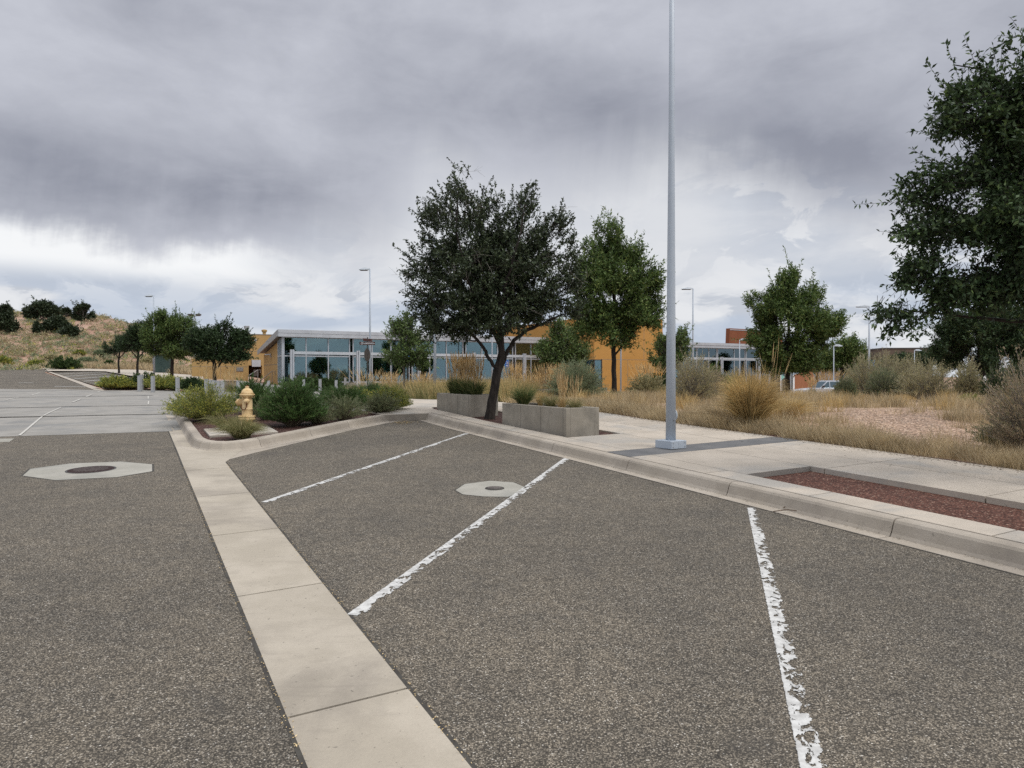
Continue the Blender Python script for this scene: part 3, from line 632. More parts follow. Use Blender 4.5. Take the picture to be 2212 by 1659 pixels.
def tree(name, label, cat_, px, Y, trunk, limbs, blobs, ntw, leaf=(.045, .018), lm='leaf_ash', bark='bark', group=None, nleaf=14, tw=.28, hole=.46, hfreq=1.6,
         shoots=0, basex=None, drop=.0, sub=60, dead=0, dz=.1, upb=.5, seed=1, limbback=0., shootz=.6):
    ntw = int(ntw * 1.45); leaf = (leaf[0] * 1.22, leaf[1] * 1.35)
    """trunk: [(px,py,r)], limbs: lists of (px,py,r,depth), blobs: (px,py,rx,ry,depth offset m)"""
    global R; R = np.random.default_rng(seed); random.seed(seed)
    X0 = gx(px, Y); z0 = h1(X0, Y) + dz; base = np.array([X0, Y, z0]); t = thing(name, label, cat_, X0, Y, z=z0, group=group)
    def pw(x, y, d=0.): return np.array(at(x, y, Y + d)) - base
    tb = MB(); tp = [pw(x, y) for x, y, r in trunk]; tp[0][2] = -.1; tr = [r for _, _, r in trunk]
    # refine trunk
    P = []; RR = []
    for i in range(len(tp) - 1):
        for k in range(3):
            q = k / 3; P.append(tp[i] * (1 - q) + tp[i + 1] * q + R.normal(size=3) * tr[i] * .08 * (k > 0)); RR.append(tr[i] * (1 - q) + tr[i + 1] * q)
    P.append(tp[-1]); RR.append(tr[-1]); RR[0] *= 1.35; RR[1] *= 1.08
    tb.tube(P, RR, 10)
    nodes = [(P[i], RR[i]) for i in range(len(P) // 2, len(P))]
    for lb in limbs:
        lp = [pw(x, y, d + limbback) for x, y, r, d in lb]; lr = [r * (.6 if limbback else 1) for _, _, r, _ in lb]; PP = []; LR = []
        for i in range(len(lp) - 1):
            for k in range(4):
                q = k / 4; PP.append(lp[i] * (1 - q) + lp[i + 1] * q + R.normal(size=3) * lr[i] * .3 * (k > 0)); LR.append(lr[i] * (1 - q) + lr[i + 1] * q)
        PP.append(lp[-1]); LR.append(lr[-1]); tb.tube(PP, LR, 8); nodes += list(zip(PP[1:], LR[1:]))
    B = [(pw(x, y, d), rx / F * Y, ry / F * Y) for x, y, rx, ry, d in blobs]
    wts = np.array([b[1] ** 1.5 * b[2] for b in B]); wts /= wts.sum(); cen = sum(b[0] * w_ for b, w_ in zip(B, wts))
    def sample(n, pw_=.42, holes=True):
        out = []
        while len(out) < n:
            i = R.choice(len(B), p=wts); d = rnd_dir(1)[0]; r = R.random() ** pw_; c_, rx, ry = B[i]
            p = c_ + d * r * np.array([rx, (rx + ry) / 2 * .9, ry])
            if holes and mnoise.noise(Vector(p * hfreq + seed * 7.1)) < (hole - .5) * 1.2: continue
            if p[2] + z0 < h1(p[0] + X0, p[1] + Y) + .15: continue
            out.append(p)
        return np.array(out)
    # secondary branches toward blob points
    sp_ = sample(sub, .5, False)
    for p in sp_:
        j = min(range(len(nodes)), key=lambda j: np.linalg.norm(nodes[j][0] - p) + (.6 if nodes[j][0][2] > p[2] else 0))
        a, ra = nodes[j]; L = np.linalg.norm(p - a)
        if L < .1: continue
        m1 = a * .55 + p * .45 + np.array([0, 0, -.08 * L]) + R.normal(size=3) * .06 * L; r0 = min(ra * .55, .012 + .012 * L)
        PP = [a, a * .75 + m1 * .25 + R.normal(size=3) * .02 * L, m1, m1 * .5 + p * .5 + R.normal(size=3) * .03 * L, p]
        tb.tube(PP, [r0, r0 * .85, r0 * .6, r0 * .4, r0 * .18], 5, False); nodes += [(PP[2], r0 * .6), (PP[3], r0 * .4), (p, r0 * .2)]
    C = sample(ntw); out = unit(C - cen + 1e-6); D = unit(out * .55 + rnd_dir(len(C)) * .55 + np.array([0, 0, upb]))
    Lt = tw * (.6 + .8 * R.random((len(C), 1)))
    P0 = C - D * Lt * .5; P2 = C + D * Lt * .5 + np.array([0, 0, -drop]) * Lt
    if shoots:                                                        # long shoots standing out of the outline
        i = R.choice(len(C), shoots, p=None); oo = out[i].copy(); S0 = C[i]; SD = unit(oo * .8 + rnd_dir(shoots) * .35 + np.array([0, 0, shootz])); SL = tw * (1.0 + 1.3 * R.random((shoots, 1)))
        for q in (.25, .75): 
            P0 = np.concatenate([P0, S0 + SD * SL * (q - .25)]); P2 = np.concatenate([P2, S0 + SD * SL * (q + .25)])
    P1 = (P0 + P2) / 2 + rnd_dir(len(P0)) * .04 * tw; n = len(P0); Dd = unit(P2 - P0)
    Vt = prisms(P0 - Dd * tw * .3, P1, P2, .0035 * (Y / 12) ** .5, .0015, 1)
    qs = (np.arange(nleaf) + R.random((n, nleaf)) * .8) / nleaf
    PP = (P0[:, None] * (1 - qs[..., None]) + P2[:, None] * qs[..., None]).reshape(-1, 3)
    DD = np.repeat(Dd, nleaf, 0); LD = unit(DD * .55 + rnd_dir(len(DD)) * .8 + np.array([0, 0, -drop]))
    s_ = .7 + .55 * R.random(len(PP)); Vl = leaves(PP, LD, leaf[0] * s_, leaf[1] * s_, .45)
    vb = mb_np(tb); V, Fa = cat([vb, Vt]); link_mesh('trunk', V, Fa, bark, t)
    link_mesh('crown', *Vl, lm, t)
    if dead:
        dp = sample(dead, .6, False) ; dd = unit(rnd_dir(dead) * .8 + np.array([.1, -.7, .35])); L = .25 + .4 * R.random((dead, 1)); pts = []
        a0 = dp; a2 = dp + dd * L; pts.append(prisms(a0, (a0 + a2) / 2 + rnd_dir(dead) * .05, a2, .004, .0015, 2))
        for k in range(4):
            q = R.random((dead, 1)) * .8 + .2; b0 = a0 * (1 - q) + a2 * q; b2 = b0 + unit(dd + rnd_dir(dead) * .9) * L * .45; pts.append(prisms(b0, (b0 + b2) / 2, b2, .0025, .001, 1))
        link_mesh('bare_sprays', *cat(pts), 'dead_twig', t)
    return t

def shrub(name, label, px, Y, h, r, lm, n=140, nl=26, leaf=(.03, .008), stem='twig_brown', dz=.12, group=None, cat_='shrub', x=None, lean=.0, fill=.45, seed=None, bare=.35, wild=.12, sw=.004, zdir=.7):
    nl = int(nl * 1.35); leaf = (leaf[0] * 1.35, leaf[1] * 1.5)
    global R; R = np.random.default_rng(abs(hash((round(px * 7), round(Y * 13)))) % 99991 if seed is None else seed)
    X0 = gx(px, Y) if x is None else x; t = thing(name, label, cat_, X0, Y, dz=dz, group=group)
    th = R.random(n) * 2 * np.pi; ph = np.arccos(1 - R.random(n) * .97)
    rad = (1 + R.normal(size=n) * wild) * np.where(R.random(n) < .25, R.uniform(.5, .9, n), 1)
    tipp = np.stack([np.sin(ph) * np.cos(th) * r + lean * h, np.sin(ph) * np.sin(th) * r, h * (.18 + .82 * np.cos(ph))], 1) * rad[:, None]
    tipp[:, 2] = np.maximum(tipp[:, 2], .04)
    P0 = np.stack([np.cos(th) * r * .12, np.sin(th) * r * .12, np.zeros(n) - .03], 1); P1 = tipp * np.array([.35, .35, .62]) + rnd_dir(n) * .05 * r
    st = prisms(P0, P1, tipp, sw, sw * .35, 3)
    q = bare + (1 - bare) * R.random((n, nl)) ** .75; q = q[..., None]
    C = (1 - q) ** 2 * P0[:, None] + 2 * q * (1 - q) * P1[:, None] + q * q * tipp[:, None]
    C = C.reshape(-1, 3) + rnd_dir(n * nl) * r * .075 * (R.random((n * nl, 1)))
    D = unit(np.repeat(tipp - P1, nl, 0)); D = unit(D * .8 + rnd_dir(len(D)) * .6 + np.array([0, 0, zdir * .6])); s_ = .6 + .7 * R.random(len(C))
    C[:, 2] = np.maximum(C[:, 2], .015)
    link_mesh('stems', *st, stem, t); link_mesh('foliage', *leaves(C, D, leaf[0] * s_, leaf[1] * s_, .3), lm, t); return t

def bunch(name, label, px, Y, h, r, blade='blade_green', n=220, plumes=0, ph=1., dz=.12, wd=.006, group=None, cat_='ornamental grass', x=None, z=None, parent=None, droop=.35, pl='plume', lean=0., seed=None, pw=.012, fan=.35, stalk='plume'):
    global R; R = np.random.default_rng(abs(hash((round(px * 5), round(Y * 11)))) % 99991 if seed is None else seed)
    X0 = gx(px, Y) if x is None else x; t = thing(name, label, cat_, X0, Y, z=z, dz=dz, group=group)
    th = R.random(n) * 2 * np.pi; o = np.stack([np.cos(th), np.sin(th), 0 * th], 1); k = R.random((n, 1)) ** .6
    P0 = o * r * .28 * R.random((n, 1)); hh = h * (.45 + .6 * R.random((n, 1)))
    P1 = P0 + o * r * k * .45 + np.array([0, 0, .75]) * hh + np.array([lean, 0, 0]) * hh * .5; P2 = P0 + o * r * k * 1.1 + np.array([0, 0, 1.]) * hh * (1 - droop * k) + np.array([lean, 0, 0]) * hh
    link_mesh('blades', *ribbons(P0, P1, P2, wd, 3, .15), blade, t)
    if plumes:
        n = plumes; th = R.random(n) * 2 * np.pi; o = np.stack([np.cos(th), np.sin(th), 0 * th], 1); hh = ph * (.58 + .48 * R.random((n, 1)) ** .8)
        P0 = o * r * .25 * R.random((n, 1)); P2 = P0 + o * r * fan * 2 * R.random((n, 1)) + np.array([lean, 0, 1]) * hh; P1 = (P0 + P2) / 2 + rnd_dir(n) * .03 * ph + np.array([0, 0, .05]) * hh
        a = ribbons(P0, P1, P2, wd * .55, 3, .6); Dp = unit(P2 - P1)
        parts = [a]
        for kk in range(3): parts.append(ribbons(P2 - Dp * ph * .24, P2 - Dp * ph * .12 + rnd_dir(n) * .006, P2 + Dp * .02, pw * (.7 + .6 * R.random(n)), 2, .2))
        link_mesh('plumes', *cat(parts), pl, t)
    return t
# ------------------------------------------------------------------ buildings
def frame_at(px, Y): return Vector((gx(px, Y), Y, 0))
E1 = Vector((CU, SU, 0)); E2 = Vector((-SU, CU, 0))
def kx(O, px, c=0.):                                                # distance along the facade line where it crosses column px
    P = O + E2 * c; u = (px - CX) / F; return (u * P.y - P.x) / (CU - SU * u)
class BB(MB):                                                        # boxes in a building's frame with absolute heights
    def __init__(s, zb): super().__init__(); s.zb = zb
    def b(s, x0, x1, y0, y1, z0, z1): return s.box(x0, x1, y0, y1, z0 - s.zb, z1 - s.zb)
def bldg(name, label, O): return thing(name, label, 'building', O.x, O.y, z=h1(O.x, O.y) - .1, rz=AZ)
C0 = frame_at(611.4, 57.)
mb = bldg('glass_building', 'low glass-fronted building with ochre end wall, silver sloping roof edge and grey canopy posts', C0); zb = mb.location.z
LEN = 25.2; ZS, ZT, ZG, ZR = 1.12, 3.44, 4.86, 5.41
def rz_(y): return ZR - .126 * (y + .5)
b = BB(zb); b.b(-.05, LEN, -.12, .25, zb - .8, ZS - .04); b.b(-.05, .25, .25, 2., zb - .8, ZS - .04); b.build('foundation', 'planter_concrete', mb)
b = BB(zb); b.add([(x, y, z - zb) for x in (0, .25) for y, z in ((2, zb - .8), (9.7, zb - .8), (9.7, rz_(9.7) - .5), (2, rz_(2) - .5))], [(0, 1, 2, 3), (4, 7, 6, 5), (0, 4, 5, 1), (1, 5, 6, 2), (2, 6, 7, 3), (3, 7, 4, 0)])
b.b(.25, LEN, 9.45, 9.7, zb - .8, 4.); b.build('wall', 'ochre', mb)
b = BB(zb); b.b(-.012, 0, 2.05, 9.65, 2.62, 2.66); b.build('wall_joint', 'soffit', mb)
b = BB(zb)
def roofpoly(y0, y1, t0, t1): return [(y0, rz_(y0) - t0), (y1, rz_(y1) - t0), (y1, rz_(y1) - t1), (y0, rz_(y0) - t1)]
q = roofpoly(-.5, 10.2, 0, .28); b.add([(x, y, z - zb) for x in (-.45, LEN + .0) for y, z in q], [(0, 1, 2, 3), (4, 7, 6, 5), (0, 4, 5, 1), (1, 5, 6, 2), (2, 6, 7, 3), (3, 7, 4, 0)])
b.build('roof', 'soffit', mb)
b = BB(zb); k0 = [-.46, 6.2, 12.4, 18.6, LEN]
for a, c_ in zip(k0, k0[1:]): b.b(a + .006, c_ - .006, -.56, -.50, ZR - .26, ZR + .02); b.b(a + .006, c_ - .006, -.54, -.50, ZR - .56, ZR - .27)
b.build('fascia', 'fascia', mb)
b = BB(zb); q = [(-.5, ZR + .0), (10.2, rz_(10.2)), (10.2, rz_(10.2) - .42), (-.5, ZR - .54)]
b.add([(x, y, z - zb) for x in (-.52, -.45) for y, z in q], [(0, 1, 2, 3), (4, 7, 6, 5), (0, 4, 5, 1), (1, 5, 6, 2), (2, 6, 7, 3), (3, 7, 4, 0)]); b.build('side_fascia', 'vent_grey', mb)
# glazing: bays of three panes, each bay a window
mull = [[611.4, 661, 709, 754.6], [762.6, 803.5, 844, 883.5], [889.8, 927.7, 963.5, 999.3], [1005.7, 1040.2, 1074, 1106.8], [1112.7, 1146.3, 1179, 1210], [1216, 1248, 1276, 1304]]
for bay in mull:
    ks = [min(kx(C0, p), LEN) for p in bay]; ks[0] = max(ks[0], .0)
    if ks[-1] - ks[0] < .5: continue
    b = BB(zb)
    for i, k in enumerate(ks): wv = .11 if (bay[0] == 611.4 and i == 0) else .045; b.b(k - wv, k + wv, -.09, .06, ZS, ZG)
    for z, th in ((ZS, .05), (ZT - .14, .05), (ZG, .06)): b.b(ks[0] + .045, ks[-1] - .045, -.085, .05, z - th, z + th)
    fr = b.build('window', 'alu_white', mb)
    p = BB(zb); p.b(ks[0], ks[-1], -.02, 0, ZS, ZG); p.build('pane', 'glass', fr)
b = BB(zb)
for y in (.12, .75, 1.38, 1.95): b.b(-.09, .05, y - .04, y + .04, ZS, rz_(y) - .45)
for z in (ZS, ZT - .14): b.b(-.08, .05, .1, 1.95, z - .05, z + .05)
fr = b.build('window', 'alu_white', mb); p = BB(zb); p.b(-.02, 0, .1, 1.95, ZS, 4.8); p.build('pane', 'glass', fr)
# canopy posts with a beam
pk = [kx(C0, p, -1.3) for p in (631.2, 773.6, 904.8, 1022.7, 1132.7, 1232)]
for i, k in enumerate(pk):
    b = BB(zb); b.b(k - .15, k - .03, -1.42, -1.18, zb - .3, ZT + .34); b.b(k + .03, k + .15, -1.42, -1.18, zb - .3, ZT + .34); b.b(k - .03, k + .03, -1.36, -1.24, zb - .3, ZT + .30); b.build('canopy_post', 'alu_white', mb)
b = BB(zb); b.b(pk[0] + .15, LEN - .2, -1.36, -1.22, ZT - .04, ZT + .20)
for k in pk: b.b(k - .05, k + .05, -1.18, -.1, ZT + .0, ZT + .12)
b.build('canopy_beam', 'alu', mb)
# interior
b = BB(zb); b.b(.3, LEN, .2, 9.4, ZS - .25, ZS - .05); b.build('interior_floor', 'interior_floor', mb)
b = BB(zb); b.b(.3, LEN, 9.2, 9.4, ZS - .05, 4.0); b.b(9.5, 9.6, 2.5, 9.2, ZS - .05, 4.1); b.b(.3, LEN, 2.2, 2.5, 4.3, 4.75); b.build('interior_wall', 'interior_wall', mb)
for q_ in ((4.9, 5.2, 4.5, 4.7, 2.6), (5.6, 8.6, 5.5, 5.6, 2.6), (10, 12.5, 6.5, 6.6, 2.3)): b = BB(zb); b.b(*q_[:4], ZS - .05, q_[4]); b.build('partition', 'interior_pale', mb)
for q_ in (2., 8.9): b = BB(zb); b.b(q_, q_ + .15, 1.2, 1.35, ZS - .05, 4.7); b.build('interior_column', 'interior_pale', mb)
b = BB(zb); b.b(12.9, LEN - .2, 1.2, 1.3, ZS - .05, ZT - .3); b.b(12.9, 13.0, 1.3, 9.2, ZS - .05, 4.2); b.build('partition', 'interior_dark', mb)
b = BB(zb); b.b(-.10, 0, 5.6, 5.75, 3.3, 3.55); b.add([(-.1, 5.35, 3.50 - zb), (-.1, 6.0, 3.50 - zb), (-.55, 5.9, 3.52 - zb), (-.55, 5.45, 3.52 - zb), (-.1, 5.35, 3.64 - zb), (-.1, 6.0, 3.64 - zb), (-.5, 5.8, 3.57 - zb), (-.5, 5.55, 3.57 - zb)], [(3, 2, 1, 0), (4, 5, 6, 7), (0, 1, 5, 4), (1, 2, 6, 5), (2, 3, 7, 6), (3, 0, 4, 7)])
b.build('wall_lamp', 'alu_white', mb)

# amber block
CY0 = frame_at(1283.6, 62.); am = bldg('amber_building', 'tall plain amber stucco block with a corner window, right of the glass building', CY0); zb = am.location.z
wl, wr, wz0, wz1 = 2.4, .83, .62, 3.12; LX, LY, ZA = 7.85, 20., 7.02
b = BB(zb); b.b(0, LX, 0, LY, wz1, ZA - .12); b.b(wr, LX, 0, .3, zb - .8, wz1); b.b(0, .3, wl, LY, zb - .8, wz1); b.b(.3, LX, .3, LY, zb - .8, wz0 - .3) ; b.b(0, wr, 0, .3, zb - .8, wz0); b.b(0, .3, .3, wl, zb - .8, wz0); b.b(LX - .3, LX, .3, LY, wz0 - .3, wz1)
b.build('wall', 'amber', am)
b = BB(zb); b.b(-.03, LX + .03, -.03, LY + .03, ZA - .12, ZA - .04); b.build('parapet_cap', 'amber', am)
b = BB(zb); b.b(.9, LX, -.006, 0, wz1 + .0, wz1 + .03); b.b(-.006, 0, wl + .1, LY, wz1, wz1 + .03); b.b(3.72, 3.75, -.006, 0, zb, wz1); b.b(5.6, 5.63, -.006, 0, wz1 + .03, ZA - .12); b.build('wall_joint', 'soffit', am)
b = BB(zb); b.b(0, .07, 0, .07, wz0, wz1); b.b(wr - .06, wr + .03, -.02, .1, wz0, wz1 + .05); b.b(.07, wr, -.02, .08, wz1 - .07, wz1); b.b(-.02, .08, .07, wl, wz1 - .07, wz1); b.b(-.02, .08, wl - .06, wl, wz0, wz1 - .07)
fr = b.build('window', 'dark_metal', am); p = BB(zb); p.b(.07, wr, .02, .03, wz0, wz1 - .07); p.b(.02, .03, .07, wl, wz0, wz1 - .07); p.build('pane', 'glass', fr)
b = BB(zb); b.b(.35, 2.5, 2.3, 2.4, wz0, wz1); b.b(1.5, 1.6, .3, 2.3, wz0, wz1); b.build('blind', 'interior_wall', am)

# second glass building, further right
C2 = frame_at(1440, 77.); g2 = bldg('glass_building', 'distant glass-fronted building with flat silver roof edge, left of the bushy tree', C2); zb = g2.location.z
L2 = kx(C2, 1716); b = BB(zb); zr2 = HC + (HOR - 740.6) / F * (C2.y + SU * kx(C2, 1500)); b.b(-.3, L2, -.5, -.44, zr2 - .55, zr2); b.b(-.3, L2, -.56, -.5, zr2 - .26, zr2 + .02); b.build('fascia', 'fascia', g2)
b = BB(zb); b.b(-.3, L2, -.44, 9, zr2 - .5, zr2 - .1); b.build('roof', 'soffit', g2)
zt2, zg2 = zr2 - 1.9, zr2 - .5
for bay in ([1440, 1470, 1503], [1549, 1549.5, 1585, 1608], [1505, 1530, 1547], [1611, 1633, 1660], [1662, 1688, 1712]):
    ks = [kx(C2, p) for p in bay]; b = BB(zb)
    for k in ks: b.b(k - .05, k + .05, -.08, .05, zb, zg2)
    for z in (zt2, zg2 - .05): b.b(ks[0], ks[-1], -.07, .04, z - .05, z + .05)
    fr = b.build('window', 'alu_white', g2); p = BB(zb); p.b(ks[0], ks[-1], -.02, 0, zb, zg2); p.build('pane', 'glass', fr)
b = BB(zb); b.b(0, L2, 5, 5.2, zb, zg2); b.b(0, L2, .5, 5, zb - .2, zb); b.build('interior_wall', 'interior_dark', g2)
for p_ in (1559, 1640, 1706): k = kx(C2, p_, -1.3); b = BB(zb); b.b(k - .16, k - .04, -1.4, -1.2, zb - .5, zt2 + .3); b.b(k + .04, k + .16, -1.4, -1.2, zb - .5, zt2 + .3); b.b(k - .04, k + .04, -1.35, -1.25, zb - .5, zt2 + .25); b.build('canopy_post', 'alu_white', g2)
b = BB(zb); b.b(0, L2, -1.36, -1.22, zt2 + .02, zt2 + .22); b.build('canopy_beam', 'alu', g2)
# rust block behind it with a raked edge
C3 = frame_at(1574, 96.); rb = bldg('rust_building', 'rust brown block with a slanted end rising behind the distant glass building', C3); zb = rb.location.z; k3 = kx(C3, 1690); zr3 = HC + (HOR - 709) / F * 96
b = BB(zb); b.add([(x, y, z - zb) for y in (0, .7) for x, z in ((-.3, zb - 1), (k3, zb - 1), (k3, zr3 - .1), (.18, zr3))], [(0, 1, 2, 3), (4, 7, 6, 5), (0, 4, 5, 1), (1, 5, 6, 2), (2, 6, 7, 3), (3, 7, 4, 0)]); b.build('wall', 'rust', rb)
b = BB(zb); b.b(.18, k3, -.06, 0, zr3 - .25, zr3 - .15); b.build('parapet_cap', 'fascia', rb)
# terracotta wall beside the bushy tree
w3 = frame_at(1716, 74.); tw = thing('wall', 'low terracotta garden wall with stepped top behind the pickup truck', 'wall', w3.x, w3.y, rz=0); zb = tw.location.z
b = MB(); b.prism([(0, -1), (2.15, -1), (2.0, 1.65 + 16 / F * 74 - zb), (.9, 1.65 + 9 / F * 74 - zb), (0, 1.7 - zb)], -.3, .0, RX90); b.build('wall_panel', 'terracotta', tw)
# far brown building on the right
C4 = frame_at(1906.4, 112.); fb = thing('brown_building', 'far flat-roofed brown building with deep shaded overhang, right of the tall lamp', 'building', C4.x, C4.y, rz=math.radians(-6)); zb = fb.location.z
zr4 = HC + (HOR - 754) / F * 112; zl4 = HC + (HOR - 770) / F * 112
b = BB(zb); b.b(0, 9, 0, 10, zl4, zr4); b.b(0, .6, 0, 1.5, zb - 1, zl4); b.b(1.2, 9, 3, 10, zb - 1, zl4); b.build('wall', 'brownwall', fb)
b = BB(zb); b.b(-.08, 9.08, -.08, 10, zr4, zr4 + .2); b.build('parapet_cap', 'dark_metal', fb)
b = BB(zb); b.b(-3, -.0, 2, 8, zb - 1, zr4 - 1.2); b.build('side_wing', 'brownwall', fb)
b = BB(zb); b.b(-2.4, -.4, 1.95, 2.0, zr4 - 2.9, zr4 - 1.7); b.build('window', 'sign_sky', fb)
C5 = frame_at(1786, 118.); fg = thing('grey_building', 'pale grey block edge showing between the trees behind the pickup truck', 'building', C5.x, C5.y, rz=0); zb = fg.location.z
b = BB(zb); b.b(0, 5, 0, 5, zb - 1, HC + (HOR - 756) / F * 118); b.build('wall', 'vent_grey', fg); b = BB(zb); b.b(.8, 2.2, -.05, 0, 3., 4.); b.build('window', 'interior_dark', fg)

# ochre building on the left, behind the small trees
C6 = frame_at(529.5, 82.); ob = bldg('ochre_building', 'tall ochre stucco building with a dark service recess, left of the glass building', C6); zb = ob.location.z
k6 = kx(C6, 600); zr6 = HC + (HOR - 722.7) / F * 82; b = BB(zb); b.b(0, k6, 0, 12, 2.9, zr6); kk = kx(C6, 537); b.b(0, kk, 0, 12, zb - 1, 2.9); b.b(kx(C6, 566), k6, 0, 12, zb - 1, 2.9); b.b(kk, kx(C6, 566), 4, 12, zb - 1, 2.9); b.build('wall', 'ochre', ob)
b = BB(zb); b.b(-.02, k6, -.03, 12, zr6, zr6 + .1); b.build('parapet_cap', 'soffit', ob)
b = BB(zb); b.b(0, k6, -.006, 0, 4.55, 4.59); b.b(kx(C6, 543.5), kx(C6, 543.5) + .03, -.006, 0, 2.95, 4.55); b.build('wall_joint', 'soffit', ob)
b = BB(zb); b.b(kx(C6, 544), kx(C6, 563), -.12, -.02, 2.75, 3.55); b.build('lintel', 'fascia', ob)
b = BB(zb); b.b(kx(C6, 541), kx(C6, 549), 3.9, 4.0, zb, 2.3); b.build('door', 'dark_metal', ob); b = BB(zb); b.b(kx(C6, 551), kx(C6, 562), 1.2, 1.3, zb, 2.4); b.build('door', 'steel_rail', ob)
kq = kx(C6, 551.5); b = BB(zb); b.b(kq - .15, kq + .15, -.15, 0, 8.8, 9.2) if False else b.b(kq - .13, kq + .13, -.14, 0, 5.75, 6.05) ; 
b.build('wall_lamp', 'sign_white', ob)
k1, k2_ = kx(C6, 527.5) , kx(C6, 573)
b = BB(zb); T4 = Matrix.Translation((.35, 1.2, zr6 - zb)); b.lathe([(.2, -.5), (.2, .75), (.30, .77), (.30, 1.08), (.22, 1.1)], 14, T4); 
for kz in (0, 1, 2, 3, 4, 5): a_ = kz * math.pi / 3; b.tube([Vector((.35 + .3 * math.cos(a_), 1.2 + .3 * math.sin(a_), zr6 - zb + .75)), Vector((.35 + .3 * math.cos(a_), 1.2 + .3 * math.sin(a_), zr6 - zb + 1.12))], .02, 4)
b.build('roof_vent', 'vent_grey', ob)
b = BB(zb); T4 = Matrix.Translation((k2_ + .1, 1.2, zr6 - zb)); b.lathe([(.2, -.4), (.2, .38), (.27, .42), (.27, .46), (.33, .5), (.33, .68), (.27, .7), (.05, .76)], 14, T4); b.build('roof_vent', 'ochre', ob)
C7 = frame_at(414.7, 60.); ow = bldg('ochre_wall', 'long low ochre stucco screen wall with a small louvre behind the small trees', C7); ow['category'] = 'wall'; zb = ow.location.z
k7 = kx(C7, 535.7); zr7 = HC + (HOR - 776) / F * 60
b = BB(zb); b.b(0, k7, 0, .3, zb - 1.5, zr7); b.build('wall_panel', 'ochre', ow)
b = BB(zb); b.b(-.02, k7 + .02, -.03, .33, zr7, zr7 + .05); b.build('coping', 'ochre', ow)
b = BB(zb); b.b(0, k7, -.006, 0, 2.45, 2.48)
for q in (.25, .5, .75): b.b(k7 * q, k7 * q + .025, -.006, 0, zb - .2, 2.45)
b.build('wall_joint', 'soffit', ow)
ka, kb = kx(C7, 510.5), kx(C7, 525.5); b = BB(zb); b.b(ka, kb, -.04, -.01, 2.05, 2.4)
for i in range(4): b.b(ka, kb, -.06, -.045, 2.08 + i * .08, 2.12 + i * .08)
b.build('louvre', 'steel_rail', ow)
# handrails by the ochre end wall
def handrail(px0, px1, Y0, Y1, zt0, zt1, label):
    a = Vector((gx(px0, Y0), Y0, h1(gx(px0, Y0), Y0))); c_ = Vector((gx(px1, Y1), Y1, h1(gx(px1, Y1), Y1))); t = thing('handrail', label, 'handrail', a.x, a.y, z=a.z, group='handrails by the ochre end wall')
    d = c_ - a; b = MB(); A = Vector((0, 0, zt0)); Bv = Vector((d.x, d.y, zt1)); b.tube([A, Bv, Bv + Vector((.25, 0, 0)), Bv + Vector((.25, 0, -.3))], .028, 6); b.build('rail', 'steel_rail', t)
    b = MB(); b.tube([A, Vector((0, 0, -.1))], .025, 6); b.build('post', 'steel_rail', t); b = MB(); b.tube([Bv, Vector((d.x, d.y, d.z - .1))], .025, 6); b.build('post', 'steel_rail', t)
handrail(562, 588, 59, 60, .2, 1.05, 'sloping dark handrail climbing beside the ochre end wall')
handrail(538, 557, 66, 70, .4, .95, 'pale sloping handrail in front of the dark service recess')
# low curved bench wall and utility box
X_ = gx(497, 44); lw = thing('bench_wall', 'short pale pinkish concrete seat wall behind the bollards', 'wall', X_, 44); b = MB(); b.cbox(-.42, .38, -.2, .2, -.2, .62, .04); b.build('block', 'walk_concrete', lw)
b = MB(); b.cbox(-.46, .42, -.24, .24, .62, .68, .02); b.build('cap', 'walk_concrete', lw)
Xu = gx(354, 68); ub = thing('utility_box', 'dark green metal utility cabinet behind the small trees at the foot of the hill', 'utility box', Xu, 68); b = MB(); b.cbox(-.72, .72, -.5, .5, -.2, 1.75, .03); b.build('cabinet', 'utility_green', ub)
b = MB(); b.cbox(-.78, .78, -.56, .56, 1.75, 1.83, .02); b.build('lid', 'utility_green', ub); b = MB(); b.cbox(-.65, -.03, -.53, -.5, .1, 1.6, .008); b.build('door', 'utility_green', ub); b = MB(); b.cbox(.03, .65, -.53, -.5, .1, 1.6, .008); b.build('door', 'utility_green', ub)
b = MB(); b.cbox(-1.0, -.76, -.2, .1, .9, 1.5, .01); b.build('meter_box', 'vent_grey', ub)

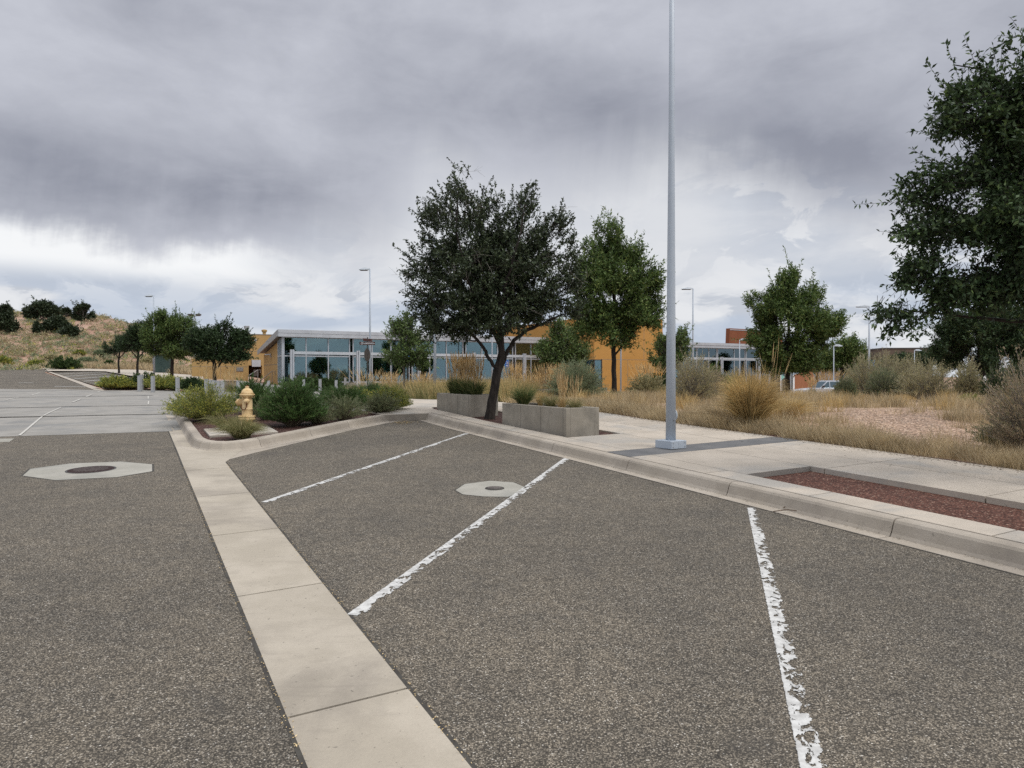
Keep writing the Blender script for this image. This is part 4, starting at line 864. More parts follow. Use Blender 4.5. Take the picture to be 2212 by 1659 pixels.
# ------------------------------------------------------------------ lamps
def lamp(px, Y, ytop, label, side=-1, head=.68, r=.065, arm=.12, name='street_lamp', group='street lamps around the lot', thick=.07, two=False):
    X0 = gx(px, Y); z0 = h1(X0, Y) + .1; t = thing(name, label, 'street lamp', X0, Y, z=z0, group=group); zt = at(px, ytop, Y).z - z0
    b = MB(); b.tube([(0, 0, -.2), (0, 0, zt * .5), (0, 0, zt)], [r, r * .85, r * .62], 12); b.build('pole', 'pole_paint', t, True)
    b = MB(); b.cbox(-r * 1.8, r * 1.8, -r * 1.8, r * 1.8, -.1, .1, .01); b.build('base_cover', 'pole_paint', t)
    for sg in ((side,) if not two else (1, -1)):
        b = MB(); b.tube([(0, 0, zt - .04), (sg * arm, 0, zt - .02)], .03, 6); b.build('arm', 'lamp_paint', t)
        x0, x1 = sg * arm * .6, sg * (arm + head); b = MB()
        P = [(x0, -.10, zt - .05), (x0, .10, zt - .05), (x0 + sg * head * .5, .2, zt - .05 - thick * .3), (x1, .13, zt - .05), (x1, -.13, zt - .05), (x0 + sg * head * .5, -.2, zt - .05 - thick * .3)]
        U = [(x0, -.08, zt + .04), (x0, .08, zt + .04), (x0 + sg * head * .45, .15, zt + thick), (x1 - sg * .04, .10, zt - .02), (x1 - sg * .04, -.10, zt - .02), (x0 + sg * head * .45, -.15, zt + thick)]
        b.add(P + U, [(0, 1, 2, 3, 4, 5), (6, 7, 8, 9, 10, 11)] + [(i, (i + 1) % 6, 6 + (i + 1) % 6, 6 + i) for i in range(6)]); hd = b.build('lamp_head', 'lamp_paint', t)
        b = MB(); b.box(min(x0 + sg * .12, x1 - sg * .08), max(x0 + sg * .12, x1 - sg * .08), -.1, .1, zt - .10, zt - .055); b.build('lens', 'dark_metal', hd)
    return t
lamp(333, 52, 638.5, 'tall grey lamp with flat head rising through the small trees at left', head=.55, arm=.1)
lamp(799.6, 42, 581, 'tall grey lamp between the fire hydrant bed and the street name sign', head=.6, arm=.06, r=.07)
lamp(939.5, 35, 516, 'tall lamp whose head is buried in the left side of the oak crown', head=.62, arm=.1, r=.078)
lamp(1063, 62, 648, 'thin pale pole seen just left of the oak trunk', r=.062, side=1)
lamp(1341, 45, 600, 'thin pale pole between the green ash trunk and the amber block', r=.06)
lamp(1496.5, 51, 623, 'tall grey lamp just right of the big foreground pole', head=.78, arm=.1, r=.075)
lamp(1877, 60, 661.5, 'tall grey lamp touched by the hanging oak sprig at right', head=1.1, arm=.08, r=.095, thick=.09)
for px, Y, yt, lb in ((1597.5, 62, 733.5, 'short walkway lamp in front of the distant glass building'), (1800.8, 60, 746.5, 'short walkway lamp just left of the rounded tree behind the pickup'), (1975, 75, 756.5, 'short walkway lamp in front of the far brown building'), (1913.7, 98, 773, 'smallest short walkway lamp below the far brown building')):
    lamp(px, Y, yt, lb, side=1, head=.62, r=.055, name='walkway_lamp', group='short walkway lamps', thick=.12)
X0 = gx(421, 112); fl_ = thing('floodlight_mast', 'distant twin-headed floodlight mast above the small trees', 'floodlight', X0, 112); zt = at(421, 676, 112).z - fl_.location.z
b = MB(); b.tube([(0, 0, -1), (0, 0, zt - .5)], [.14, .09], 8); b.build('pole', 'pole_paint', fl_)
b = MB(); b.box(-.95, .95, -.06, .06, zt - .52, zt - .42); b.build('crossbar', 'steel_rail', fl_)
for sg in (-1, 1): b = MB(); b.cbox(sg * .62 - .36, sg * .62 + .36, -.3, .3, zt - .40, zt - .16, .04); b.build('lamp_head', 'dark_metal', fl_)
# big foreground pole
fp = thing('light_pole', 'tall white tapered light pole on a square base box on the dark paver strip', 'light pole', 2.43, 10.62, z=h1(2.43, 10.62) + .15, rz=AZ + .12); 
b = MB(); b.tube([(0, 0, .05), (0, 0, 2), (0, 0, 5), (0, 0, 9.3)], [.077, .066, .044, .030], 32); b.build('pole', 'pole_paint', fp, True)
b = MB(); b.cbox(-.165, .165, -.165, .165, 0, .12, .006); b.box(-.015, .015, -.167, -.1655, .005, .115); bs = b.build('base_cover', 'pole_paint', fp)
for sx in (-.13, .13):
    for z in (.03, .09): b = MB(); b.lathe([(.008, 0), (.008, .006), (.003, .008)], 8, Matrix.Translation((sx, -.166, z)) @ Matrix.Rotation(math.pi / 2, 4, 'X')); b.build('screw', 'vent_grey', bs)
b = MB(); b.lathe([(.055, -.012), (.055, .0), (.045, .012), (.01, .016)], 20, Matrix.Translation((.078, -.012, .50)) @ Matrix.Rotation(math.pi / 2, 4, 'Y') @ Matrix.Scale(1.5, 4, (1, 0, 0))); b.build('handhole_cover', 'lamp_paint', fp, True)
b = MB(); b.lathe([(.007, 0), (.007, .01)], 8, Matrix.Translation((-.03, -.078, .42)) @ Matrix.Rotation(math.pi / 2, 4, 'X')); b.build('bolt', 'dark_metal', fp)
b = MB(); b.tube([(0, 0, 9.5), (-.35, 0, 9.55)], .035, 8); b.build('arm', 'lamp_paint', fp)
b = MB(); b.cbox(-1.15, -.3, -.2, .2, 9.48, 9.62, .05); b.build('lamp_head', 'lamp_paint', fp)

# ------------------------------------------------------------------ bollards
b0 = thing('bollard', 'x', 'bollard', 0, 0, z=0, group='square steel bollards along the plaza')
b = MB(); b.cbox(-.085, .085, -.085, .085, -.2, .90, .012); post = b.build('post', 'bollard_steel', b0); b = MB(); b.cbox(-.088, .088, -.088, .088, .90, .915, .005); b.build('cap', 'alu_white', b0)
b = MB(); b.box(.045, .087, -.087, -.0855, -.02, .895); b.build('face_strip', 'vent_grey', b0)  # thin, slightly darker grey strip down one edge of the front face
BOL = [(301.5, 39.6, 0, 'leftmost bollard, in front of another at the shrubs left of the small trees'), (305.8, 41, 0, 'bollard half hidden directly behind the leftmost bollard'), (330.4, 39.4, 0, 'bollard directly below the left street lamp'),
       (383.6, 39, 0, 'bollard in front of the dark round shrub'), (445.7, 39.6, 0, 'bollard standing just left of the tight row of bollards'), (455, 38.6, .2, 'farthest bollard of the tight row left of the hydrant'),
       (462, 37.6, .3, 'bollard second from the far end of the tight row left of the hydrant'), (470.5, 36.5, .4, 'bollard second nearest in the tight row left of the hydrant'), (479.5, 35.4, .7, 'nearest and biggest bollard of the tight row left of the hydrant'),
       (514.5, 37, .7, 'bollard turned on its corner directly behind the fire hydrant'), (580, 39, .3, 'bollard in front of the handrail of the ochre end wall'), (637, 53, 0, 'small far bollard at the foot of the leftmost canopy post'),
       (656, 46, .2, 'bollard just right of the leftmost canopy post'), (691.5, 48, 0, 'bollard alone above the big round green bush'), (726.2, 44, .2, 'bollard left of the small far one below the glass wall'),
       (746, 58, 0, 'smallest far bollard just left of the second canopy post'), (794.7, 45, 0, 'bollard at the foot of the street name sign post'), (861, 43, 0, 'rightmost bollard, right of the yellow-green shrub')]
for i, (px, Y, rz, lb) in enumerate(BOL):
    o = b0 if i == 0 else copy_tree(b0); x = gx(px, Y); o.location = (x, Y, h1(x, Y)); o.rotation_euler.z = rz; o['label'] = lb

# ------------------------------------------------------------------ signs
def text(s, size, m, parent, loc, rot, name, sp=1.):
    cu = bpy.data.curves.new('t', 'FONT'); cu.body = s; cu.size = size; cu.align_x = 'CENTER'; cu.align_y = 'CENTER'; cu.extrude = .002; cu.space_character = sp; cu.offset = size * .012
    o = bpy.data.objects.new('t', cu); COL.objects.link(o); dg = bpy.context.evaluated_depsgraph_get(); me = bpy.data.meshes.new_from_object(o.evaluated_get(dg)); bpy.data.objects.remove(o)
    me.materials.clear(); me.materials.append(M[m]); o = bpy.data.objects.new(name, me); COL.objects.link(o); o.parent = parent; o.location = loc; o.rotation_euler = rot; return o
Ys = 38.; X0 = gx(794, Ys); ss_ = thing('street_sign', 'back of a stop sign topped by brown street name blades reading PARKWAY', 'street sign', X0, Ys, rz=math.radians(-4)); z0 = ss_.location.z
zB1 = at(794, 742, Ys).z - z0
b = MB(); b.tube([(0, 0, -.1), (0, 0, zB1 + .35)], .028, 8); b.build('post', 'dark_metal', ss_)
b = MB(); b.cbox(-.43, .43, -.045, -.03, zB1 - .085, zB1 + .085, .004); bl = b.build('name_blade', 'sign_brown', ss_)
text('PARKWAY', .125, 'sign_white', bl, (.04, -.049, zB1), (math.pi / 2, 0, 0), 'lettering', 1.02); text('AVE', .06, 'sign_white', bl, (.36, -.049, zB1 - .02), (math.pi / 2, 0, 0), 'lettering')
b = MB(); ring = [(.05 * math.cos(a) * (1 if k % 2 else 1), .05 * math.sin(a)) for k, a in enumerate(np.linspace(0, 2 * math.pi, 13)[:-1])]
for k in range(12):
    a0, a1 = ring[k], ring[(k + 1) % 12]; b.tube([(-.30 + a0[0], -.049, zB1 + a0[1]), (-.30 + a1[0], -.049, zB1 + a1[1])], .009, 5)
b.build('emblem', 'sign_white', bl)
b = MB(); b.cbox(-.012, .012, -.36, .36, zB1 + .11, zB1 + .27, .004, ); b2 = b.build('name_blade', 'sign_brown', ss_); b2.rotation_euler = (0, 0, math.radians(-22)); 
text('JEFFERSON'[:0] + 'ROW', .09, 'sign_white', b2, (-.016, 0, zB1 + .19), (math.pi / 2, 0, -math.pi / 2), 'lettering') if False else None
# stop sign seen from behind, nearly edge on
oc = [(.38 * math.cos(math.radians(22.5 + 45 * k)), .38 * math.sin(math.radians(22.5 + 45 * k))) for k in range(8)]
T_ = Matrix.Translation((-.0, -.05, zB1 - .62)) @ Matrix.Rotation(math.radians(79), 4, 'Z') @ RX90; b = MB(); b.prism(oc, -.004, .004, T_); b.build('stop_plate', 'dark_metal', ss_)

def access_sign(px, Y, y0, y1, wpx, m, label, ybase):
    X = gx(px, Y); t = thing('parking_sign', label, 'parking sign', X, Y, group='blue accessible parking signs'); z0 = t.location.z; za, zb_ = at(px, y1, Y).z - z0, at(px, y0, Y).z - z0; wd = wpx / F * Y
    b = MB(); b.box(-.02, .02, 0, .03, -.1, zb_); b.build('post', 'dark_metal', t)
    b = MB(); b.cbox(-wd / 2, wd / 2, -.012, 0, za, zb_, .004); pn = b.build('panel', m, t)
    hh = zb_ - za; cx, cz, s = 0, za + hh * .62, hh * .5; b = MB(); y = -.016
    for k in range(10):                                               # wheelchair symbol: wheel arc, back, seat, leg, head
        a0, a1 = math.radians(170 + k * 22), math.radians(170 + (k + 1) * 22); b.tube([(cx - s * .05 + s * .26 * math.cos(a0), y, cz - s * .12 + s * .26 * math.sin(a0)), (cx - s * .05 + s * .26 * math.cos(a1), y, cz - s * .12 + s * .26 * math.sin(a1))], s * .045, 5)
    b.tube([(cx - s * .08, y, cz + s * .3), (cx - s * .04, y, cz - s * .02), (cx + s * .18, y, cz - s * .04), (cx + s * .28, y, cz - s * .34), (cx + s * .38, y, cz - s * .32)], s * .055, 5)
    b.tube([(cx - s * .06, y, cz + s * .14), (cx + s * .14, y, cz + s * .12)], s * .045, 5); b.lathe([(s * .085, -.003), (s * .085, .003)], 10, Matrix.Translation((cx - s * .09, y, cz + s * .44)) @ Matrix.Rotation(math.pi / 2, 4, 'X'))
    b.box(-wd * .3, wd * .3, -.016, -.012, za + hh * .10, za + hh * .22); b.build('wheelchair_symbol', 'sign_white', pn)
access_sign(879.2, 43, 769, 784.4, 10.3, 'sign_sky', 'light blue accessible parking sign in front of the small green tree', 826)
access_sign(1095.2, 46, 778, 792.4, 8.4, 'sign_blue', 'dark blue accessible parking sign just right of the oak trunk', 831)
# white posts and small signs at right
def wpost(px, Y, y0, wd, label, cat_='post', nm='marker_post'):
    X = gx(px, Y); t = thing(nm, label, cat_, X, Y); z1 = at(px, y0, Y).z - t.location.z; b = MB(); b.cbox(-wd / 2, wd / 2, -.03, .03, -.1, z1, .008); b.build('post', 'sign_white', t); return t, z1
wpost(2159.5, 30, 789, .09, 'white marker post between the dark trees at far right')
t, z1 = wpost(1686.5, 58, 808.5, .07, 'slim white post with a small green sign under the bushy tree'); b = MB(); b.prism([(.04, z1 - .5), (.36, z1 - .22), (.04, z1)], -.01, .01, RX90); b.build('panel', 'sign_green', t)
wpost(1714.6, 60, 811, .14, 'broad grey-white post beside the terracotta wall')
t, z1 = wpost(2126.5, 26, 827, .025, 'small white diamond sign at the trunk of the dark tree at right', 'sign', 'marker_sign'); b = MB(); b.prism([(-.07, z1 + .0), (0, z1 - .06), (.07, z1 + .0), (.07, z1 + .2), (0, z1 + .27), (-.07, z1 + .2)], .03, .04, RX90); b.build('panel', 'sign_white', t)

# ------------------------------------------------------------------ fire hydrant
hx, hy = -5.41, 14.18; hy_ = thing('fire_hydrant', 'yellow fire hydrant with rust stains standing among the shrubs', 'fire hydrant', hx, hy, dz=.12, rz=math.radians(20))
hy_.scale = (1.32, 1.32, 1.05)
b = MB(); b.lathe([(.10, -.05), (.13, 0), (.13, .035), (.105, .045), (.085, .06), (.085, .12), (.125, .13), (.13, .14), (.13, .165), (.12, .17), (.13, .178), (.13, .205), (.088, .215), (.080, .23), (.080, .33), (.083, .335), (.083, .345), (.077, .35), (.076, .56), (.08, .575), (.108, .585), (.108, .605), (.112, .61), (.112, .63), (.098, .635)], 32)
body = b.build('barrel', 'hydrant_yellow', hy_, True)
b = MB(); b.lathe([(.098, .632), (.088, .66), (.075, .70), (.052, .73), (.03, .742), (.028, .75), (.03, .752), (.03, .775), (.012, .78)], 24); b.build('bonnet', 'hydrant_yellow', hy_, True)
b = MB(); b.lathe([(.02, .775), (.019, .80), (.004, .801)], 5); b.build('operating_nut', 'rusty_chain', hy_)
b = MB()
for k in range(8): a = k * math.pi / 4 + .2; b.lathe([(.011, -.05), (.011, .03), (.004, .032)], 6, Matrix.Translation((.118 * math.cos(a), .118 * math.sin(a), .19)))
for k in range(8): a = k * math.pi / 4; b.lathe([(.008, -.03), (.008, .024), (.003, .026)], 6, Matrix.Translation((.1 * math.cos(a), .1 * math.sin(a), .595)))
b.build('flange_bolts', 'hydrant_yellow', body)
def nozzle(ang, r, L, nm, z=.49):
    T_ = Matrix.Rotation(ang, 4, 'Z') @ Matrix.Translation((0, 0, z)) @ Matrix.Rotation(math.pi / 2, 4, 'Y')
    b = MB(); b.lathe([(r * .95, .05), (r, L - .045), (r * 1.12, L - .04), (r * 1.12, L - .03)], 20, T_); nz = b.build(nm, 'hydrant_yellow', hy_, True)
    b = MB(); b.lathe([(r * 1.22, L - .03), (r * 1.22, L), (r * 1.0, L + .015), (r * .5, L + .022), (r * .3, L + .022), (r * .28, L + .05), (.004, L + .052)], 12, T_); b.build('nozzle_cap', 'hydrant_yellow', nz)
    for k in range(6):
        a = k * math.pi / 3; b = MB() if k == 0 else b; b.cbox(r * 1.15, r * 1.32, -.01, .01, L - .028, L - .002, .002) if False else None
nozzle(math.radians(-72 - 20), .038, .135, 'side_nozzle', .50); nozzle(math.radians(170 - 20), .058, .145, 'pumper_nozzle', .47); nozzle(math.radians(95), .038, .13, 'side_nozzle', .50)
b = MB(); pts_ = [Vector((-.01, -.15, .47)), Vector((-.005, -.12, .40)), Vector((-.03, -.10, .335)), Vector((-.07, -.075, .325)), Vector((-.085, -.05, .36)), Vector((-.09, -.02, .42))]; b.tube(pts_, .008, 6); b.build('chain', 'rusty_chain', hy_)

# ------------------------------------------------------------------ pickup truck
Yt = 60.; xt = (gx(1721.7, Yt) + gx(1859.5, Yt)) / 2; tk = thing('pickup_truck', 'silver pickup truck parked behind the dry grass, nose to the left', 'pickup truck', xt, Yt, rz=math.pi)
def arch(cx, r=.42, n=8): return [(cx + r * math.cos(a), .36 + r * math.sin(a)) for a in np.linspace(0, math.pi, n)]
prof = [(2.72, .45), (2.78, .62), (2.76, .88), (2.60, 1.02), (1.55, 1.14), (1.20, 1.17), (-.55, 1.17), (-.60, 1.13), (-2.70, 1.12), (-2.76, 1.05), (-2.76, .5)] + [(-2.3, .40)] + list(reversed(arch(-1.75))) + [(-1.2, .38), (1.3, .38)] + list(reversed(arch(1.85))) + [(2.35, .42)]
b = MB(); b.prism(prof, -.95, .95, RX90); bd = b.build('body', 'truck_paint', tk)
mo = bd.modifiers.new('bevel', 'BEVEL'); mo.width = .035; mo.segments = 2; mo.limit_method = 'ANGLE'
cab = [(1.18, 1.16), (.50, 1.74), (.30, 1.80), (-.50, 1.80), (-.62, 1.72), (-.66, 1.16)]
b = MB(); n = len(cab); Vc = [(x, sg * (.90 - .14 * (z - 1.16) / .64), z) for sg in (-1, 1) for x, z in cab]; b.add(Vc, [tuple(range(n))[::-1], tuple(range(n, 2 * n))] + [(i, (i + 1) % n, n + (i + 1) % n, n + i) for i in range(n)]); cb = b.build('cab', 'truck_paint', tk)
for sg in (-1, 1):
    for wdw in ([(1.02, 1.19), (.50, 1.66), (.34, 1.70), (.34, 1.19)], [(.28, 1.19), (.28, 1.70), (-.48, 1.70), (-.56, 1.19)]):
        b = MB(); b.add([(x, sg * (.905 - .14 * (z - 1.16) / .64), z) for x, z in wdw], [(0, 1, 2, 3)]); b.build('side_window', 'car_glass', cb)
b = MB(); b.add([(1.16, -.8, 1.21), (1.16, .8, 1.21), (.56, .72, 1.705), (.56, -.72, 1.705)], [(0, 1, 2, 3)]); b.build('windscreen', 'car_glass', cb)
b = MB(); b.add([(-.665, -.7, 1.25), (-.665, .7, 1.25), (-.645, .66, 1.65), (-.645, -.66, 1.65)], [(0, 1, 2, 3)]); b.build('rear_window', 'car_glass', cb)
b = MB(); b.box(-2.62, -.68, -.8, .8, 1.06, 1.135); b.build('load_bed', 'dark_metal', tk)
for sx in (1.85, -1.75):
    for sy in (-.84, .84):
        T_ = Matrix.Translation((sx, sy, .36)) @ Matrix.Rotation(math.pi / 2, 4, 'X'); b = MB(); b.lathe([(.22, -.12), (.36, -.12), (.37, -.08), (.37, .08), (.36, .12), (.22, .12)], 24, T_); wh = b.build('wheel', 'rubber', tk)
        b = MB(); b.lathe([(.215, -.125), (.2, -.10), (.05, -.11), (.05, .11), (.2, .10), (.215, .125)], 16, T_); b.build('rim', 'chrome', wh)
for sy in (-.74, .74):
    b = MB(); b.cbox(2.62, 2.79, sy - .17, sy + .17, .78, .95, .02); b.build('headlight', 'sign_white', tk); b = MB(); b.cbox(-2.79, -2.72, sy - .1, sy + .12, .75, 1.02, .01); b.build('taillight', 'taillight', tk)
b = MB(); b.cbox(2.70, 2.86, -.9, .9, .45, .62, .03); b.build('bumper', 'chrome', tk); b = MB(); b.cbox(-2.88, -2.74, -.9, .9, .48, .62, .03); b.build('bumper', 'chrome', tk)
for sy in (-1, 1): b = MB(); b.cbox(.82, .98, sy * 1.0 - .1, sy * 1.0 + .1, 1.2, 1.38, .03); b.build('mirror', 'dark_metal', tk)
b = MB(); b.box(1.1, 1.112, -.9515, -.9505, .5, 1.15); b.box(.1, .112, -.9515, -.9505, .5, 1.15); b.box(-.55, -.538, -.9515, -.9505, .5, 1.15); b.build('door_seam', 'dark_metal', bd)
# fallen twig in the gutter
def gz(x, y): return h1(x, y)
tp = [gp(2170, 1090), gp(2190, 1102), gp(2200, 1107)]; x0, y0 = tp[1]; tg = thing('fallen_twig', 'small dry broken twig lying in the gutter near the third parking line', 'twig', x0, y0)
b = MB()
for seg in ([(2168, 1084), (2185, 1094), (2204, 1098)], [(2150, 1106), (2180, 1104), (2200, 1109)], [(2180, 1093), (2172, 1100)]):
    seg = [(x - 490, y) for x, y in seg]; Pp = [gp(*s) for s in seg]; b.tube([(p[0] - x0, p[1] - y0, h1(*p) - h1(x0, y0) + .02 + .01 * i) for i, p in enumerate(Pp)], .005, 5)
sh = gp(1700, 1102); tg.location = (sh[0], sh[1], h1(*sh)); dxs = [v[0] for v in b.V]; dys = [v[1] for v in b.V]; mx, my = sum(dxs) / len(dxs), sum(dys) / len(dys); b.V = [(v[0] - mx, v[1] - my, v[2] + .004 - .0366 * (-my)) for v in b.V]
zmin = min(v[2] for v in b.V); b.V = [(v[0], v[1], v[2] - zmin + .012) for v in b.V]; b.build('stem', 'stick', tg)
# ------------------------------------------------------------------ trees
D = 'honey'
tree('oak_tree', 'large dark evergreen oak leaning from the mulch bed between the two concrete planters', 'tree', 1058, 15.44,
     [(1057, 905, .112), (1062, 870, .102), (1070, 830, .097), (1078, 790, .098), (1084, 760, .075), (1080, 720, .07), (1076, 670, .055), (1078, 600, .038), (1070, 520, .02)],
     [[(1072, 800, .045, 0), (1056, 775, .04, -.1), (1040, 745, .037, -.2), (1020, 722, .033, -.3), (985, 690, .028, -.4), (945, 660, .02, -.5), (905, 625, .012, -.5)],
      [(1084, 790, .055, 0), (1094, 765, .05, .1), (1110, 735, .045, .2), (1140, 712, .04, .3), (1180, 696, .03, .3), (1215, 680, .016, .3)],
      [(1083, 750, .05, 0), (1050, 690, .04, -.3), (1010, 600, .03, -.5), (985, 500, .02, -.4), (990, 400, .01, -.3)],
      [(1082, 730, .05, 0), (1110, 660, .04, .3), (1150, 580, .03, .5), (1180, 500, .018, .5)],
      [(1080, 700, .04, 0), (1095, 600, .03, -.6), (1120, 520, .02, -.8), (1135, 440, .01, -.8)], [(1080, 690, .04, 0), (1060, 600, .03, .7), (1060, 500, .02, .9)]],
     [(985, 465, 70, 75, -.2), (992, 385, 24, 45, -.2), (935, 560, 60, 60, .1), (925, 470, 36, 45, .2), (1040, 500, 75, 85, .3), (1062, 420, 26, 44, .2), (1135, 500, 70, 75, .2), (1137, 428, 26, 42, .0),
      (1195, 505, 45, 55, .2), (1215, 480, 24, 30, 0), (1000, 590, 110, 85, -.3), (1110, 600, 120, 95, 0), (1195, 610, 60, 70, .3), (905, 612, 42, 38, 0), (940, 660, 60, 46, .1), (1000, 685, 95, 40, -.2), (1090, 660, 110, 50, .3), (1185, 665, 70, 42, .2), (930, 705, 48, 26, .3), (1000, 715, 40, 20, .1), (1232, 545, 22, 60, .2), (885, 600, 24, 18, 0), (955, 715, 56, 28, 0), (1000, 715, 46, 24, -.3), (970, 690, 60, 36, -.4), (1020, 660, 60, 40, -.6), (1060, 700, 90, 34, -.3), (1140, 690, 60, 28, .2), (1240, 620, 26, 40, .2), (1250, 665, 30, 26, .2), (1100, 560, 100, 110, .8), (1040, 600, 110, 100, .9)],
     3900, (.055, .024), 'leaf_oak', 'bark', nleaf=15, tw=.26, hole=.46, hfreq=2.8, shoots=150, sub=150, dead=90, dz=.12, upb=.35, seed=11)
tree('ash_tree', 'bright green ash tree behind the oak in front of the amber block', 'tree', 1327, 28.,
     [(1327, 862, .12), (1327, 820, .10), (1325, 760, .09), (1326, 720, .075), (1328, 640, .05), (1325, 560, .03)],
     [[(1326, 770, .04, 0), (1345, 745, .035, 0), (1370, 720, .02, 0)], [(1326, 740, .05, 0), (1300, 690, .04, .3), (1275, 630, .025, .4)], [(1326, 710, .05, 0), (1355, 650, .04, -.3), (1385, 600, .025, -.4)], [(1327, 680, .04, 0), (1320, 560, .03, 0), (1312, 500, .012, 0)]],
     [(1312, 505, 30, 48, 0), (1290, 560, 45, 50, 0), (1345, 550, 50, 45, .2), (1380, 575, 36, 40, 0), (1310, 620, 80, 60, 0), (1385, 640, 48, 50, 0), (1340, 680, 90, 50, 0), (1270, 670, 42, 60, .1), (1275, 720, 36, 30, 0), (1390, 705, 34, 40, 0), (1340, 725, 70, 24, -.2), (1255, 610, 25, 50, .2), (1412, 600, 20, 30, 0)],
     2600, (.115, .036), 'leaf_ash', 'bark', nleaf=13, tw=.5, hole=.44, hfreq=1.3, shoots=90, sub=70, seed=12)
tree('young_tree', 'sparse young green tree with a bare top behind the light blue parking sign', 'tree', 874, 36.,
     [(873, 850, .06), (873, 800, .055), (874, 760, .04), (876, 700, .02), (878, 662, .006)], [[(874, 800, .03, 0), (855, 765, .02, 0), (840, 720, .01, 0)], [(874, 790, .03, 0), (895, 755, .02, 0), (912, 720, .01, 0)]],
     [(870, 765, 45, 26, 0), (895, 755, 40, 30, 0), (850, 735, 24, 22, 0), (880, 720, 30, 24, 0), (858, 705, 22, 15, 0), (882, 695, 16, 18, 0), (905, 785, 26, 14, 0)],
     620, (.11, .045), 'leaf_small', 'bark_grey', nleaf=11, tw=.5, hole=.47, hfreq=1.2, shoots=16, sub=26, dead=4, seed=13)
tree('round_tree', 'small round dense green tree between the oak and the ash', 'tree', 1212, 37., [(1212, 850, .08), (1212, 790, .07), (1212, 740, .04)], [[(1212, 800, .04, 0), (1190, 760, .03, 0)], [(1212, 800, .04, 0), (1240, 760, .03, 0)]],
     [(1212, 745, 40, 42, 0), (1205, 705, 18, 16, 0), (1180, 765, 28, 28, 0), (1245, 765, 30, 28, 0), (1215, 780, 48, 20, 0)], 900, (.11, .045), 'leaf_small', 'bark_grey', nleaf=13, tw=.5, hole=.40, hfreq=1.2, sub=30, shoots=20, seed=14)
tree('bushy_tree', 'green tree with yellow-tipped crown partly behind the big light pole', 'tree', 1448, 40., [(1448, 850, .08), (1448, 790, .06), (1448, 740, .04)], [[(1448, 800, .04, 0), (1425, 755, .03, 0)], [(1448, 800, .04, 0), (1472, 760, .03, 0)]],
     [(1462, 745, 26, 36, 0), (1430, 755, 28, 32, 0), (1448, 780, 46, 20, 0), (1478, 768, 20, 22, 0), (1420, 725, 14, 20, 0)], 620, (.12, .045), 'leaf_small', 'bark_grey', nleaf=12, tw=.5, hole=.44, hfreq=1.2, sub=26, shoots=24, seed=15)
tree('ash_tree', 'dark leafy ash tree with a pointed top in front of the rust block', 'tree', 1702, 38.,
     [(1702, 840, .13), (1701, 800, .12), (1702, 760, .1), (1704, 700, .06), (1705, 620, .03)], [[(1702, 790, .06, 0), (1680, 740, .05, 0), (1650, 690, .025, 0)], [(1702, 780, .06, 0), (1735, 730, .05, 0), (1770, 680, .025, 0)], [(1702, 760, .05, 0), (1740, 690, .04, 0), (1750, 640, .02, 0)], [(1702, 750, .05, 0), (1680, 670, .03, 0), (1640, 640, .015, 0)]],
     [(1700, 605, 24, 36, 0), (1705, 640, 45, 40, 0), (1755, 645, 40, 36, 0), (1665, 670, 42, 40, 0), (1632, 650, 22, 18, 0), (1720, 700, 80, 50, 0), (1790, 700, 34, 34, 0), (1700, 755, 70, 40, 0), (1650, 735, 36, 40, 0), (1770, 735, 34, 26, 0), (1725, 785, 48, 22, 0), (1680, 792, 34, 18, 0), (1808, 690, 16, 16, 0)],
     3000, (.13, .042), 'leaf_ash', 'bark', nleaf=13, tw=.55, hole=.42, hfreq=1.0, sub=70, shoots=80, dead=5, seed=16)
tree('round_tree', 'dark rounded tree behind the tail of the pickup truck', 'tree', 1819, 66., [(1819, 850, .16), (1818, 800, .14), (1820, 750, .08)], [[(1819, 800, .08, 0), (1800, 770, .05, 0)], [(1819, 800, .08, 0), (1845, 765, .05, 0)]],
     [(1830, 735, 22, 16, 0), (1822, 760, 38, 26, 0), (1855, 765, 26, 28, 0), (1790, 780, 30, 24, 0), (1830, 790, 48, 20, 0), (1872, 780, 14, 20, 0)], 1100, (.17, .06), 'leaf_ash', 'bark', nleaf=12, tw=.8, hole=.40, hfreq=.6, sub=30, seed=17)
tree('round_tree', 'low dark tree between the terracotta wall and the short lamp', 'tree', 1765, 78., [(1765, 850, .16), (1765, 800, .14), (1766, 770, .08)], [], [(1765, 785, 26, 22, 0), (1782, 775, 20, 20, 0), (1750, 795, 16, 14, 0)], 420, (.17, .06), 'leaf_darktree', 'bark', nleaf=12, tw=.8, hole=.40, hfreq=.6, sub=12, seed=18)
for px, Y, s_, lb in ((1935, 84, 1., 'dark leafy tree left of the last walkway lamp below the far brown building'), (1985, 80, 1.25, 'dark leafy tree right of the last walkway lamp'), (2035, 74, 1.4, 'dark green tree at the left edge of the drooping tree mass')):
    tree('broadleaf_tree', lb, 'tree', px, Y, [(px, 850, .16), (px, 800, .12), (px, 775, .08)], [], [(px, 782, 30 * s_, 15 * s_, 0), (px - 12, 788, 26, 14, 0), (px + 14, 775, 20 * s_, 13 * s_, 0)], int(420 * s_), (.17, .06), 'leaf_darktree', 'bark', nleaf=12, tw=.8, hole=.4, hfreq=.6, sub=10, seed=int(px))
